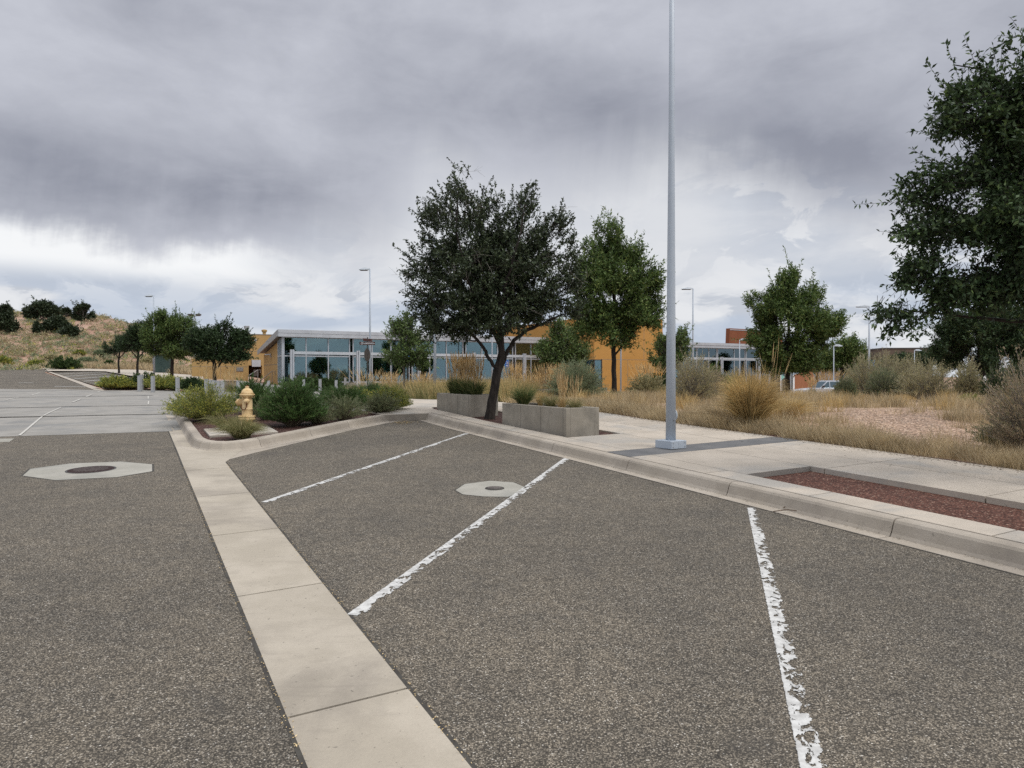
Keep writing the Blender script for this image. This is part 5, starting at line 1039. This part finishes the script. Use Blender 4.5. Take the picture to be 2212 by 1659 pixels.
tree('ash_tree', 'large drooping dark green tree behind the far-right grass, under the big oak crown', 'tree', 2125, 30.,
     [(2125, 850, .14), (2123, 805, .12), (2118, 770, .09), (2110, 720, .06)], [[(2122, 800, .06, 0), (2095, 770, .05, 0), (2070, 745, .03, 0)], [(2122, 790, .06, 0), (2160, 740, .05, 0), (2190, 690, .03, 0)], [(2120, 780, .05, 0), (2140, 700, .04, 0)]],
     [(2090, 720, 60, 48, 0), (2140, 700, 60, 40, .3), (2060, 760, 52, 32, 0), (2110, 775, 70, 26, 0), (2180, 750, 60, 40, .2), (2050, 700, 34, 26, 0), (2200, 700, 50, 40, 0), (2150, 795, 60, 16, .5)],
     2600, (.10, .034), 'leaf_darktree', 'bark', nleaf=13, tw=.5, hole=.40, hfreq=1.1, sub=60, shoots=50, seed=19)
tree('broadleaf_tree', 'dark tree at the far right edge with its crown running out of frame', 'tree', 2260, 34., [(2260, 850, .14), (2260, 780, .1)], [], [(2235, 740, 50, 60, 0), (2275, 720, 60, 70, 0), (2225, 790, 40, 26, 0)], 1500, (.11, .04), 'leaf_darktree', 'bark', nleaf=13, tw=.5, hole=.38, hfreq=1.1, sub=30, seed=20)
# big oak leaning in from the right, trunk just outside the frame
tree('oak_tree', 'big dark oak crown filling the right edge with a sprig hanging over the lamp', 'tree', 2460, 7.3,
     [(2460, 1130, .13), (2450, 1000, .12), (2445, 850, .11), (2440, 720, .10), (2420, 560, .07), (2390, 400, .045), (2370, 250, .02)],
     [[(2445, 800, .07, 0), (2360, 740, .055, .1), (2250, 700, .045, .2), (2150, 690, .035, .2), (2050, 680, .022, .1), (1960, 670, .012, 0)],
      [(2440, 700, .07, 0), (2340, 600, .055, .2), (2220, 520, .045, .3), (2100, 470, .03, .3), (2000, 440, .015, .2)],
      [(2430, 600, .06, 0), (2330, 450, .05, -.2), (2220, 340, .04, -.2), (2110, 280, .025, -.2), (2040, 250, .012, -.2)],
      [(2410, 500, .06, 0), (2320, 330, .045, .3), (2220, 200, .03, .3), (2120, 150, .018, .2), (2060, 140, .01, .2)],
      [(2430, 640, .06, 0), (2300, 560, .05, -.7), (2180, 600, .035, -.8), (2080, 620, .02, -.8)], [(2400, 450, .05, 0), (2330, 250, .03, -.3), (2250, 120, .02, -.3)]],
     [(2180, 105, 34, 30, .1), (2120, 170, 60, 42, .2), (2190, 190, 80, 60, 0), (2050, 158, 40, 18, .2), (2090, 255, 85, 60, 0), (2025, 222, 36, 14, 0), (2060, 215, 50, 30, .1), (2180, 320, 120, 100, 0), (2075, 350, 60, 60, 0),
      (2010, 400, 65, 45, 0), (1968, 420, 36, 34, 0), (2090, 450, 110, 80, .2), (2000, 500, 65, 45, 0), (2190, 480, 110, 110, -.2), (2000, 590, 60, 60, 0), (1960, 610, 36, 44, 0), (2080, 600, 90, 70, 0),
      (2180, 610, 110, 62, 0), (2110, 645, 80, 34, .1), (2000, 650, 40, 28, 0), (1960, 680, 40, 20, 0), (1925, 674, 50, 17, 0), (1900, 668, 34, 11, 0), (1935, 708, 22, 12, .1), (2230, 400, 120, 200, .3), (2270, 250, 110, 160, 0), (2280, 540, 110, 120, 0),
      (2360, 400, 140, 260, .6), (2420, 580, 110, 110, 0), (2380, 250, 120, 150, 0)],
     4300, (.050, .020), 'leaf_oak_near', 'bark', nleaf=13, tw=.26, hole=.40, hfreq=2.6, shoots=130, sub=190, dz=.1, upb=.12, drop=.14, seed=21, limbback=.75, shootz=.05)
# small trees on the left
LT = [(257, 64, .09, [(246, 745, 24, 16, 0), (275, 742, 30, 18, 0), (240, 758, 16, 7, 0), (290, 730, 20, 20, 0)], 700, 'smallest dark tree nearest the hill, left of the left street lamp', 'leaf_darktree'),
      (297.5, 57, .10, [(290, 735, 34, 26, 0), (315, 720, 36, 26, 0), (280, 752, 24, 12, 0), (330, 745, 26, 18, 0)], 1000, 'dark round tree just left of the left street lamp', 'leaf_darktree'),
      (372, 50, .13, [(350, 700, 34, 26, 0), (385, 705, 36, 26, 0), (345, 740, 40, 28, 0), (400, 735, 36, 34, 0), (370, 755, 50, 20, 0), (328, 725, 22, 24, 0), (352, 680, 18, 12, 0)], 1900, 'tallest of the small trees at left, wrapped round the left street lamp', 'leaf_ash')]
for px, Y, r_, bl_, nt_, lb, lm_ in LT:
    yb = 812 - (h1(gx(px, Y), Y) - HC) / Y * F
    tree('locust_tree', lb, 'tree', px, Y, [(px, yb + 3, r_), (px - 1, yb - 25, r_ * .9), (px + 2, 755, r_ * .7), (px + 4, 730, r_ * .4)], [[(px, 775, r_ * .5, 0), (px - 18, 750, r_ * .35, 0)], [(px, 775, r_ * .5, 0), (px + 22, 750, r_ * .35, 0)]], bl_, nt_, (.10, .042), lm_, 'bark', nleaf=13, tw=.5, hole=.40, hfreq=.9, sub=40, shoots=int(nt_ * .05), seed=int(px), group='small trees beside the left car park', dz=.0)
yb = 812 - (h1(gx(465, 45), 45) - HC) / 45 * F
tree('locust_tree', 'dark spreading tree with a forked trunk in front of the low ochre wall', 'tree', 465, 45, [(465, yb + 3, .13), (463, 808, .12), (463, 790, .11), (461, 770, .07), (455, 740, .05)],
     [[(464, 800, .07, 0), (476, 785, .065, 0), (485, 770, .05, 0), (505, 745, .03, 0)], [(462, 785, .06, 0), (445, 765, .05, 0), (425, 745, .03, 0)]],
     [(440, 725, 32, 24, 0), (415, 745, 20, 24, 0), (470, 735, 50, 32, 0), (485, 707, 18, 12, 0), (515, 745, 28, 22, 0), (535, 738, 16, 12, 0), (495, 770, 34, 14, 0), (450, 765, 40, 16, 0), (520, 722, 24, 10, 0), (530, 770, 12, 8, 0)],
     1800, (.10, .048), 'leaf_darktree', 'bark', nleaf=13, tw=.45, hole=.40, hfreq=1.0, sub=46, shoots=70, seed=465, group='small trees beside the left car park', dz=.0)

# ------------------------------------------------------------------ shrubs in the hydrant island
def sy(px, py, dz=.12): return gp(px, py, dz)[1]
shrub('shrub', 'yellow-green spreading shrub left of the fire hydrant spilling over the kerb', 446, sy(446, 907), .72, .80, 'leaf_rabbit', n=520, nl=34, leaf=(.032, .008), wild=.14, bare=.3)
shrub('shrub', 'low yellow-green wisp spilling over the kerb at the far left island tip', 402, sy(402, 893), .42, .42, 'leaf_rabbit', n=180, nl=30, leaf=(.03, .008), wild=.2)
shrub('round_shrub', 'dark green shrub directly behind the fire hydrant', 548, sy(548, 890), .80, .56, 'leaf_conebush', n=360, nl=36, leaf=(.038, .008), bare=.5)
shrub('shrub', 'thin grey-brown stems of low shrub right behind the hydrant foot', 572, sy(572, 905), .52, .42, 'leaf_greygreen', n=150, nl=18, leaf=(.03, .006), bare=.5)
shrub('round_shrub', 'biggest round green shrub in the island with bare dark stems below', 632, sy(632, 918), .86, .66, 'leaf_conebush', n=620, nl=40, leaf=(.042, .009), bare=.55, sw=.006, stem='twig_brown', wild=.10)
shrub('shrub', 'low grey-green shrub at the right foot of the biggest round shrub', 684, sy(684, 913), .32, .42, 'leaf_greygreen', n=200, nl=24, leaf=(.026, .006))
shrub('shrub', 'airy grey-green shrub with pale tips at the middle of the island front', 742, sy(742, 906), .50, .52, 'leaf_greygreen', n=260, nl=26, leaf=(.028, .006), bare=.45, wild=.18)
shrub('round_shrub', 'dark green round shrub behind the airy grey-green one', 748, sy(748, 884), .58, .62, 'leaf_conebush', n=360, nl=34, leaf=(.036, .008), bare=.5)
shrub('round_shrub', 'dark green shrub top showing between the round shrubs behind the island', 716, sy(716, 876), .55, .5, 'leaf_conebush', n=240, nl=34, leaf=(.036, .008), bare=.5)
shrub('shrub', 'grey-green fine-leaved shrub near the right end of the island', 822, sy(822, 892), .46, .5, 'leaf_greygreen', n=300, nl=28, leaf=(.028, .006), wild=.16)
shrub('shrub', 'bright yellow-green mounded shrub at the right end of the island by the kerb corner', 842, sy(842, 886), .58, .54, 'leaf_rabbit', n=460, nl=34, leaf=(.030, .008))
shrub('round_shrub', 'dark green shrub behind the bright yellow-green mound', 806, sy(806, 874), .62, .6, 'leaf_conebush', n=320, nl=34, leaf=(.036, .008), bare=.5)
shrub('shrub', 'yellow-tinged shrub between the two dark green round shrubs of the island', 776, sy(776, 880), .50, .42, 'leaf_rabbit', n=220, nl=30, leaf=(.03, .008))
bunch('grass_tuft', 'spiky olive grass tuft in front of the fire hydrant', 521, sy(521, 946), .48, .44, 'blade_olive', n=1500, wd=.006, droop=.70)
bunch('grass_tuft', 'wispy olive grass blown to the left of the fire hydrant', 492, sy(492, 928), .46, .42, 'blade_olive', n=520, wd=.006, droop=.6, lean=-.3)
bunch('ornamental_grass', 'yellow-green feather grass with blond plumes below the street name sign', 790, 39, .8, 1.2, 'blade_olive', n=900, plumes=50, ph=1.5, wd=.016, pw=.03, fan=.6)
bunch('ornamental_grass', 'pale feather grass plumes right of the street name sign pole', 818, 37, .7, .9, 'blade_olive', n=600, plumes=36, ph=1.4, wd=.016, pw=.03, fan=.6)
# shrubs beyond the crossing, at the left
for px, Y, h_, r_, lm_, lb in ((247, 41.5, .75, .95, 'leaf_rabbit', 'yellow grassy shrub at the left end of the row behind the leftmost bollards'), (272, 42, .62, 1.1, 'leaf_rabbit', 'yellow-green shrub left of the leftmost bollard'), (312, 42.5, .85, 1.0, 'leaf_hedge', 'green shrub between the leftmost bollards'),
                              (348, 42, .82, 1.3, 'leaf_rabbit', 'yellow-green shrub behind the bollard under the left street lamp'), (376, 42, .72, .9, 'leaf_rabbit', 'yellow-green shrub left of the dark round one'),
                              (414, 41.5, .74, .72, 'leaf_darktree', 'dark clipped round shrub right of the lone bollard'), (437, 42.5, .62, .6, 'leaf_rabbit', 'small yellow-green shrub right of the dark clipped one')):
    shrub('shrub', lb, px, Y, h_, r_, lm_, n=260, nl=30, leaf=(.07, .028), dz=.02, sw=.006)
for px, Y, h_, lb in ((449, 44.2, 1.65, 'pale feather grass left of the forked trunk'), (490, 44.6, 1.55, 'blond feather grass clump right of the forked trunk'), (504, 43.6, 1.25, 'shorter blond feather grass behind the pinkish seat wall')):
    bunch('ornamental_grass', lb, px, Y, .8, .85, 'blade_olive', n=300, plumes=46, ph=h_, wd=.014, pw=.03, fan=.4, dz=0.)
# plants below the glass wall
for i, (px, Y, h_, r_, lm_, lb) in enumerate(((668, 50, .5, 1.3, 'leaf_hedge', 'low green hedge plant below the first glass bay, left part'), (690, 50, .5, 1.1, 'leaf_hedge', 'low green hedge plant behind the lone bollard below the glass'), (712, 50, .5, 1.2, 'leaf_hedge', 'low green hedge plant below the glass wall, right end of the row'), (648, 52, .5, 1.1, 'leaf_hedge', 'low green hedge plant at the leftmost canopy post'))):
    shrub('shrub', lb, px, Y, h_ + .3, r_, lm_, n=200, nl=28, leaf=(.09, .035), dz=.05)
# hillside
for px, py, w_, h_, lb in ((10, 719, 50, 58, 'dark juniper cut by the left edge of the picture'), (92, 692, 76, 42, 'broad dark juniper on the hill crest'), (141, 687, 28, 20, 'small juniper between the two crest junipers'), (178, 693, 46, 34, 'rounded dark juniper at the right of the hill crest'),
                           (122, 717, 56, 30, 'green juniper just below the crest'), (150, 728, 30, 24, 'small dark juniper below the crest cluster'), (78, 721, 20, 20, 'smallest juniper on the open slope at left')):
    x, y = gp(px, py, 0.); rr = w_ / 2 / F * y; hh = h_ / F * y * 1.05
    tree('juniper', lb, 'juniper tree', px, y, [(px, py + 2, .14), (px + 1, py - h_ * .3, .1), (px + 2, py - h_ * .6, .05)], [[(px, py - 3, .08, 0), (px - w_ * .3, py - h_ * .5, .04, 0)], [(px, py - 3, .08, 0), (px + w_ * .3, py - h_ * .5, .04, 0)]],
         [(px, py - h_ * .5, w_ * .34, h_ * .46, 0), (px - w_ * .28, py - h_ * .36, w_ * .22, h_ * .34, 0), (px + w_ * .28, py - h_ * .34, w_ * .22, h_ * .32, 0), (px + w_ * .1, py - h_ * .75, w_ * .2, h_ * .22, 0)], int(260 + w_ * h_ * .35), (.30, .12), 'leaf_juniper', 'bark_grey', nleaf=11, tw=.7, hole=.40, hfreq=.5, sub=14, seed=int(px + 3), group='junipers on the hill', dz=-.1, shoots=10)
for px, py, w_, h_, lm_, lb in ((140, 799, 62, 24, 'leaf_hedge', 'dark green bush on the verge at the bend of the left kerb'), (8, 792, 34, 20, 'leaf_rabbit', 'yellow bush at the left edge at the foot of the hill'), (78, 794, 32, 14, 'leaf_rabbit', 'low yellow-green bush at the foot of the hill left of the dark bush'),
                                (190, 788, 40, 14, 'leaf_sage', 'grey sage bush behind the bend of the kerb'), (236, 796, 22, 14, 'leaf_hedge', 'small green bush left of the smallest tree'), (172, 768, 20, 10, 'leaf_rabbit', 'bright yellow bush low on the slope'), (110, 782, 24, 14, 'leaf_olive', 'olive bush low on the slope above the dark verge bush'),
                                (318, 792, 34, 18, 'leaf_olive', 'olive bush behind the lamp at the hill foot'), (356, 800, 26, 26, 'leaf_olive', 'rounded olive bush in front of the utility cabinet'), (215, 770, 22, 12, 'leaf_sage', 'grey bush on the slope left of the smallest tree')):
    x, y = gp(px, py, 0.); shrub('hill_bush', lb, px, y, h_ / F * y, w_ / 2 / F * y, lm_, n=200, nl=26, leaf=(.16, .06), dz=0., sw=.01)
# scrub too many to count on the slope
R = np.random.default_rng(5); pts = []; 
def scatter_px(x0, x1, y0, y1, n):
    out = []
    while len(out) < n:
        px, py = R.uniform(x0, x1), R.uniform(y0, y1); x, y = gp(px, py)
        if 60 < y < 200: out.append((x, y))
    return np.array(out)
P = scatter_px(-30, 470, 672, 800, 1200); P = P[(P[:, 1] > 71)]; Z = H(P[:, 0], P[:, 1])
def scrub(P, Z, rad, hgt, k, lw, lm_, name):
    n = len(P); rad *= .68; r_ = rad * (.5 + R.random(n)); c_ = np.stack([P[:, 0], P[:, 1], Z], 1); d = rnd_dir(n * k).reshape(n, k, 3); d[..., 2] = np.abs(d[..., 2]) * hgt
    q = c_[:, None] + d * (r_[:, None, None] * R.random((n, k, 1)) ** .4); q = q.reshape(-1, 3); o = link_mesh(name, *leaves(q, d.reshape(-1, 3) + rnd_dir(n * k) * .4, lw[0] * (.6 + .8 * R.random(n * k)), lw[1] * (.6 + .8 * R.random(n * k)), .3), lm_)
    return tag(o, kind='stuff')
i = R.random(len(P))
scrub(P[i < .30], Z[i < .30], .75, .8, 46, (.28, .09), 'leaf_tan', 'scrub'); scrub(P[(i >= .30) & (i < .58)], Z[(i >= .30) & (i < .58)], .7, .8, 46, (.26, .09), 'leaf_olive', 'scrub'); scrub(P[(i >= .58) & (i < .93)], Z[(i >= .58) & (i < .93)], .65, .8, 46, (.24, .09), 'leaf_sage', 'scrub'); scrub(P[i >= .93], Z[i >= .93], .8, .9, 50, (.24, .09), 'leaf_rabbit', 'scrub')
# ------------------------------------------------------------------ planter plants
def pplant(s, o, tr, zt, **k):
    x, y = WK(s, o); return bunch('planter_grass', k.pop('label'), (x / y) * F + CX, y, x=x, z=h1(x, y) + zt - .06, **k)
for s_, lb, pl_ in ((14.75, 'nearest green grass clump in the darker planter', 40), (15.25, 'green grass clump second from the right in the darker planter', 44), (15.7, 'tall green grass clump at the middle of the darker planter', 46), (16.15, 'leftmost green grass clump in the darker planter', 26)):
    pplant(s_, 1.2, pA, zA, label=lb, h=.52, r=.24, blade='blade_green', n=600, plumes=int(pl_ * 1.7), ph=1.04, wd=.009, droop=.25, fan=.42, pw=.022)
pplant(12.35, 1.15, pB, zB, label='round green grass clump at the left end of the pale planter', h=.46, r=.32, blade='blade_green', n=700, wd=.008, droop=.3)
pplant(11.75, 1.2, pB, zB, label='small dry tan grass second from the left in the pale planter', h=.38, r=.13, blade='blade_gold', n=200, wd=.007, droop=.2)
pplant(11.35, 1.2, pB, zB, label='low olive grass clump at the middle of the pale planter', h=.34, r=.24, blade='blade_olive', n=420, wd=.007)
pplant(10.85, 1.15, pB, zB, label='tall blond grass bent outward in the pale planter', h=.34, r=.16, blade='blade_gold', n=160, plumes=60, ph=.74, wd=.007, fan=.40, pw=.018)
pplant(10.5, 1.2, pB, zB, label='sparse straw grass at the right end of the pale planter', h=.32, r=.2, blade='blade_olive', n=320, plumes=26, ph=.66, wd=.007, fan=.5, pw=.012)
# ------------------------------------------------------------------ shrubs and tall grasses right of the path
shrub('sage_shrub', 'big rounded sage-green shrub behind the pale planter', 1244, 24.5, 1.32, 1.0, 'leaf_sage', n=760, nl=34, leaf=(.034, .012), bare=.5, sw=.006)
shrub('shrub', 'dark olive shrub left of the big light pole', 1398, 29, .95, .85, 'leaf_olive', n=360, nl=30, leaf=(.05, .018)); shrub('shrub', 'deep green shrub just left of the big light pole', 1424, 30, .95, .62, 'leaf_hedge', n=300, nl=30, leaf=(.05, .022))
bunch('ornamental_grass', 'blond feather grass standing behind the shrubs left of the big pole', 1400, 36, .9, .9, 'blade_olive', n=300, plumes=130, ph=1.75, wd=.014, pw=.035, fan=.5)
bunch('agave', 'bluish spiky rosette at the foot of the ash trunk', 1315, 27.5, .5, .55, 'blade_green', n=60, wd=.045, droop=.5, cat_='spiky plant')
bunch('agave', 'second bluish spiky rosette right of the ash trunk', 1343, 28, .42, .5, 'blade_green', n=50, wd=.04, droop=.5, cat_='spiky plant')
shrub('rabbitbrush', 'large grey-tan twiggy shrub right of the big light pole', 1500, 20.5, 1.42, .68, 'leaf_olive', n=700, nl=18, leaf=(.035, .007), bare=.62, stem='dead_twig', sw=.006, wild=.13)
shrub('rabbitbrush', 'smaller tan twiggy shrub behind and right of the large grey-tan one', 1540, 23, 1.1, .5, 'leaf_tan', n=300, nl=18, leaf=(.035, .007), bare=.6, stem='dead_twig')
shrub('shrub', 'green shrub low between the twiggy shrub and the golden grass', 1568, 24, .75, .55, 'leaf_rabbit', n=260, nl=28, leaf=(.04, .01))
shrub('shrub', 'rounded olive shrub in front of the distant glass building', 1586, 33, 1.2, .55, 'leaf_olive', n=300, nl=26, leaf=(.05, .016))
shrub('shrub', 'green leafy shrub below the left end of the distant glass building', 1545, 36, 1.6, .6, 'leaf_ash', n=200, nl=26, leaf=(.08, .03))
gy = sy(1625, 928)
bunch('ornamental_grass', 'big golden arching grass clump at the edge of the pavement', 1622, gy, 1.34, .60, 'blade_gold', n=2900, plumes=0, wd=.0100, droop=.36)
bunch('ornamental_grass', 'tuft of tall bare straw stalks rising in front of the bushy ash', 1668, gy + 1.6, .7, .4, 'blade_gold', n=300, plumes=13, ph=1.75, wd=.005, fan=.5, pw=.006, lean=.1)
bunch('ornamental_grass', 'straw-coloured grass clump to the right foot of the big golden one', 1702, sy(1702, 905), .62, .55, 'blade_gold', n=1300, wd=.007, droop=.4)
bunch('ornamental_grass', 'olive and gold grass clump at the left foot of the big golden one', 1560, sy(1560, 915), .55, .55, 'blade_dry', n=1300, wd=.007, droop=.45)
bunch('ornamental_grass', 'plumed grass showing above the pickup cab', 1785, 65, 1.2, 1.3, 'blade_olive', n=300, plumes=200, ph=2.7, wd=.02, pw=.05, fan=.9, lean=.1)
bunch('ornamental_grass', 'green-based plumed grass hiding the pickup bonnet', 1755, 52, 1.1, .35, 'blade_green', n=300, plumes=60, ph=1.7, wd=.016, pw=.03, fan=.5)
for px, Y, h_, r_, lm_, lb in ((1868, 27, 1.3, .85, 'leaf_olive', 'tall tan-olive shrub at the foot of the right-hand tall lamp'), (1915, 28, 1.5, .8, 'leaf_olive', 'tallest tan-olive shrub right of the right-hand tall lamp'), (1850, 30, 1.0, .5, 'leaf_sage', 'pale sage shrub overlapping the tail of the pickup'), (1908, 24, .85, .6, 'leaf_greygreen', 'low green shrub in front of the tallest tan-olive one'),
                               (2002, 23, 1.05, .95, 'leaf_olive', 'broad rounded olive-brown shrub below the far brown building'), (1960, 26, 1.2, .6, 'leaf_olive', 'olive shrub filling the gap behind the broad rounded one'), (2090, 22, 1.0, .42, 'leaf_olive', 'rusty olive upright shrub in front of the drooping tree'), (2152, 21, .8, .42, 'leaf_hedge', 'dark green shrub right of the drooping tree trunk'), (2185, 22, .95, .5, 'leaf_hedge', 'dark green shrub behind the edge shrub at far right'), (1826, 24, .55, .4, 'leaf_greygreen', 'small grey-green shrub in the dry grass below the pickup')):
    shrub('rabbitbrush' if 'olive' in lm_ else 'shrub', lb, px, Y, h_ * 1.22, r_, lm_, n=520, nl=24, leaf=(.036, .009), bare=.5, stem='dead_twig', sw=.006, wild=.12)
shrub('shrub', 'small yellow shrub in the dry grass before the drooping tree', 2095, 18.5, .32, .3, 'leaf_rabbit', n=160, nl=20)
shrub('rabbitbrush', 'large tan and green twiggy shrub cut by the right edge of the picture', 2235, sy(2235, 985), 1.3, .62, 'leaf_tan', n=900, nl=20, leaf=(.03, .006), bare=.5, stem='dead_twig', sw=.005, wild=.16)
shrub('shrub', 'green low side of the shrub at the right edge above the pavement', 2175, sy(2175, 968), .42, .40, 'leaf_greygreen', n=420, nl=22, leaf=(.03, .007), bare=.4, wild=.2)
# second concrete planters further on, near the building
def far_planter(px, Y, L, hgt, label):
    x = gx(px, Y); t = thing('planter', label, 'planter', x, Y, rz=-math.radians(10)); b = MB(); b.cbox(-L / 2, L / 2, -.35, .35, -.1, hgt, .02); b.build('trough', 'planter_concrete', t); b = MB(); b.box(-L / 2 + .08, L / 2 - .08, -.27, .27, hgt, hgt + .012); b.build('potting_soil', 'mulch', t)
far_planter(1178, 30, 1.6, .52, 'far concrete planter behind the big sage shrub'); far_planter(1304, 31, .32, .55, 'small concrete block end beside the bluish rosette')
for px, Y, ph_, lb in ((1110, 42, 1.9, 'blond feather grass between the dark blue sign and the canopy post'), (1174, 31, 1.5, 'blond feather grass in the far planter'), (1150, 33, 1.1, 'thin blond grass left of the far planter grass'), (1210, 34, 1.6, 'blond plumes behind the left side of the sage shrub'), (1250, 35, 1.6, 'blond plumes behind the top of the sage shrub'), (845, 44, 1.3, 'feather grass left of the light blue sign post'), (915, 44, 1.3, 'feather grass right of the light blue sign post')):
    bunch('ornamental_grass', lb, px, Y, .8, .8, 'blade_olive', n=300, plumes=150, ph=ph_, wd=.012, pw=.03, fan=.55)
# dry meadow: uncountable grass
def inpoly(x, y, P):
    c_ = np.zeros(len(x), bool)
    for (x1, y1), (x2, y2) in zip(P, P[1:] + P[:1]):
        m_ = ((y1 > y) != (y2 > y)) & (x < (x2 - x1) * (y - y1) / (y2 - y1 + 1e-12) + x1); c_ ^= m_
    return c_
def meadow(name, mtl, n, poly, h_, wd, lean=.25, tuft=9, spread=.09, excl=None, seed=1, dz=.11, thin=None, clump=0, cr=.34):
    global R; R = np.random.default_rng(seed); xs_ = [p[0] for p in poly]; ys_ = [p[1] for p in poly]; C = np.zeros((0, 2))
    if clump:
        cc = np.zeros((0, 2))
        while len(cc) < clump:
            q = np.stack([R.uniform(min(xs_), max(xs_), clump), R.uniform(min(ys_), max(ys_), clump)], 1); cc = np.concatenate([cc, q[inpoly(q[:, 0], q[:, 1], poly) & (R.random(len(q)) < np.clip(15. / np.maximum(q[:, 1], 5), 0, 1))]])
        crr = cr * (.6 + .8 * R.random(len(cc)))
    while len(C) < n:
        q = np.stack([R.uniform(min(xs_), max(xs_), n), R.uniform(min(ys_), max(ys_), n)], 1)
        if clump:
            j = R.integers(0, len(cc), n); a_ = R.random(n) * 6.283; rr = crr[j] * R.random(n) ** .6; q = cc[j] + np.stack([np.cos(a_), np.sin(a_)], 1) * rr[:, None]
        k = inpoly(q[:, 0], q[:, 1], poly)
        if excl: k &= ~inpoly(q[:, 0], q[:, 1], excl)
        if not clump: k &= R.random(n) < np.clip((14. / np.maximum(q[:, 1], 5)) ** 1.0, 0, 1)
        if thin: nz = np.array([mnoise.noise(Vector((a * thin, b_ * thin, seed))) for a, b_ in q]); k &= nz > -.12
        C = np.concatenate([C, q[k]])
    C = C[:n]; hs = h_ * (.6 + .7 * R.random(n)); C2 = np.repeat(C, tuft, 0); m_ = len(C2); P0 = np.concatenate([C2 + R.normal(size=(m_, 2)) * spread * .5, np.zeros((m_, 1))], 1); P0[:, 2] = H(P0[:, 0], P0[:, 1]) + dz - .02
    hh = np.repeat(hs, tuft)[:, None] * (.45 + .65 * R.random((m_, 1))); o = unit(np.concatenate([(P0[:, :2] - C2), np.zeros((m_, 1))], 1) + R.normal(size=(m_, 3)) * [.03, .03, 0]); o[:, 2] = 0
    P2 = P0 + o * lean * hh * (.4 + 1.2 * R.random((m_, 1))) + np.array([0, 0, 1]) * hh; P1 = P0 * .55 + P2 * .45 + np.array([0, 0, .16]) * hh
    ws = wd * (np.maximum(P0[:, 1], 8) / 12) ** .8
    return tag(link_mesh(name, *ribbons(P0, P1, P2, ws, 2, .2), mtl), kind='stuff')
gpatch = [gp(x, y, .12) for x, y in ((1740, 922), (1850, 945), (1990, 960), (2130, 972), (2200, 965), (2190, 900), (2130, 886), (2000, 888), (1985, 905), (1880, 900), (1830, 889), (1760, 889))]
edge_far = [WK(-2, 4.06), WK(4, 4.04), WK(12, 4.04), WK(16.8, 4.05), gp(1090, 873, .1)]
strip1 = edge_far + [WK(16.8, 5.0), WK(12, 4.75), WK(4, 4.7), WK(-2, 4.7)]
meadow('dry_grass', 'blade_dry', 5200, strip1, .25, .0065, .6, 14, .16, seed=1, clump=210, cr=.27)
field = [WK(-2, 4.6), WK(4, 4.6), WK(12, 4.6), WK(16.8, 4.8), gp(1098, 873, .1), (gx(1110, 33), 33), (gx(1300, 33), 33), (gx(1650, 31), 31), (gx(2300, 30), 30), (26, 10), (16, 2)]
meadow('dry_grass', 'blade_dry', 7600, field, .34, .0065, .38, 14, .14, excl=gpatch, seed=2, clump=250, cr=.55)
meadow('dry_grass', 'blade_dry', 1300, field, .20, .006, .5, 9, .2, excl=gpatch, seed=22, thin=.8)
meadow('dry_grass', 'blade_gold', 2200, field, .40, .0062, .30, 13, .12, excl=gpatch, seed=3, clump=120, cr=.4)
meadow('dry_grass', 'blade_dry', 230, gpatch, .30, .0065, .38, 14, .12, seed=31, clump=8, cr=.4)
near_back = [gp(866, 856, .1), gp(894, 861, .1), gp(928, 862, .1), gp(1000, 863.5, .1), gp(1076, 867, .1), (gx(1100, 24), 24), (gx(1150, 27), 27), (gx(1150, 47), 47), (gx(800, 50), 50)]
meadow('dry_grass', 'blade_olive', 3600, near_back, .62, .0075, .5, 13, .28, seed=4); meadow('dry_grass', 'blade_gold', 2600, near_back, .78, .006, .35, 10, .2, seed=5)
meadow('dry_grass', 'blade_dry', 1500, gpatch, .10, .004, .9, 5, .1, seed=6, dz=.13, thin=1.5) if False else None
# verge at the foot of the hill
verge = [gp(96, 796), gp(228, 799), gp(300, 800), gp(370, 808), gp(440, 814), (gx(440, 75), 75), (gx(200, 90), 90), (gx(96, 92), 92)]
meadow('dry_grass', 'blade_dry', 2600, verge, .6, .02, .3, 8, .4, seed=7, dz=0.)
# leaf litter at the pavement edge and in the gutter corner
def litter(name, pts, sc, mtl, dz, seed):
    global R; R = np.random.default_rng(seed); n = len(pts); P = np.concatenate([pts, (H(pts[:, 0], pts[:, 1]) + dz)[:, None]], 1); d = rnd_dir(n); d[:, 2] *= .12
    return tag(link_mesh(name, *leaves(P, d, sc * (.5 + R.random(n)), sc * .5 * (.5 + R.random(n)), .92), mtl), kind='stuff')
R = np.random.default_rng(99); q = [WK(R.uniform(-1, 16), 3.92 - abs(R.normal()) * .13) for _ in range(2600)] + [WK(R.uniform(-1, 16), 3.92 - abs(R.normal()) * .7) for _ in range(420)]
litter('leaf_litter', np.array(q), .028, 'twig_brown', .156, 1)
q = [gp(R.uniform(1740, 2200), R.uniform(886, 965), .1) for _ in range(900)]; litter('leaf_litter', np.array(q), .03, 'blade_dry', .118, 8)
q = [W(15.1 + R.normal() * .18, 5.35 + R.normal() * .15) for _ in range(260)]; litter('leaf_litter', np.array(q), .03, 'blade_gold', .012, 2)
q = [WK(R.uniform(1, 14), .12 + abs(R.normal()) * .03) for _ in range(900)]; litter('leaf_litter', np.array(q), .013, 'twig_brown', .008, 3)
q = [W(R.uniform(1.5, 11), t_ + R.normal() * .012) for t_ in (.575, 1.165) for _ in range(420)]; litter('leaf_litter', np.array(q), .012, 'plume', .007, 4)
print('objects', len(bpy.data.objects), 'faces', sum(len(m.polygons) for m in bpy.data.meshes))
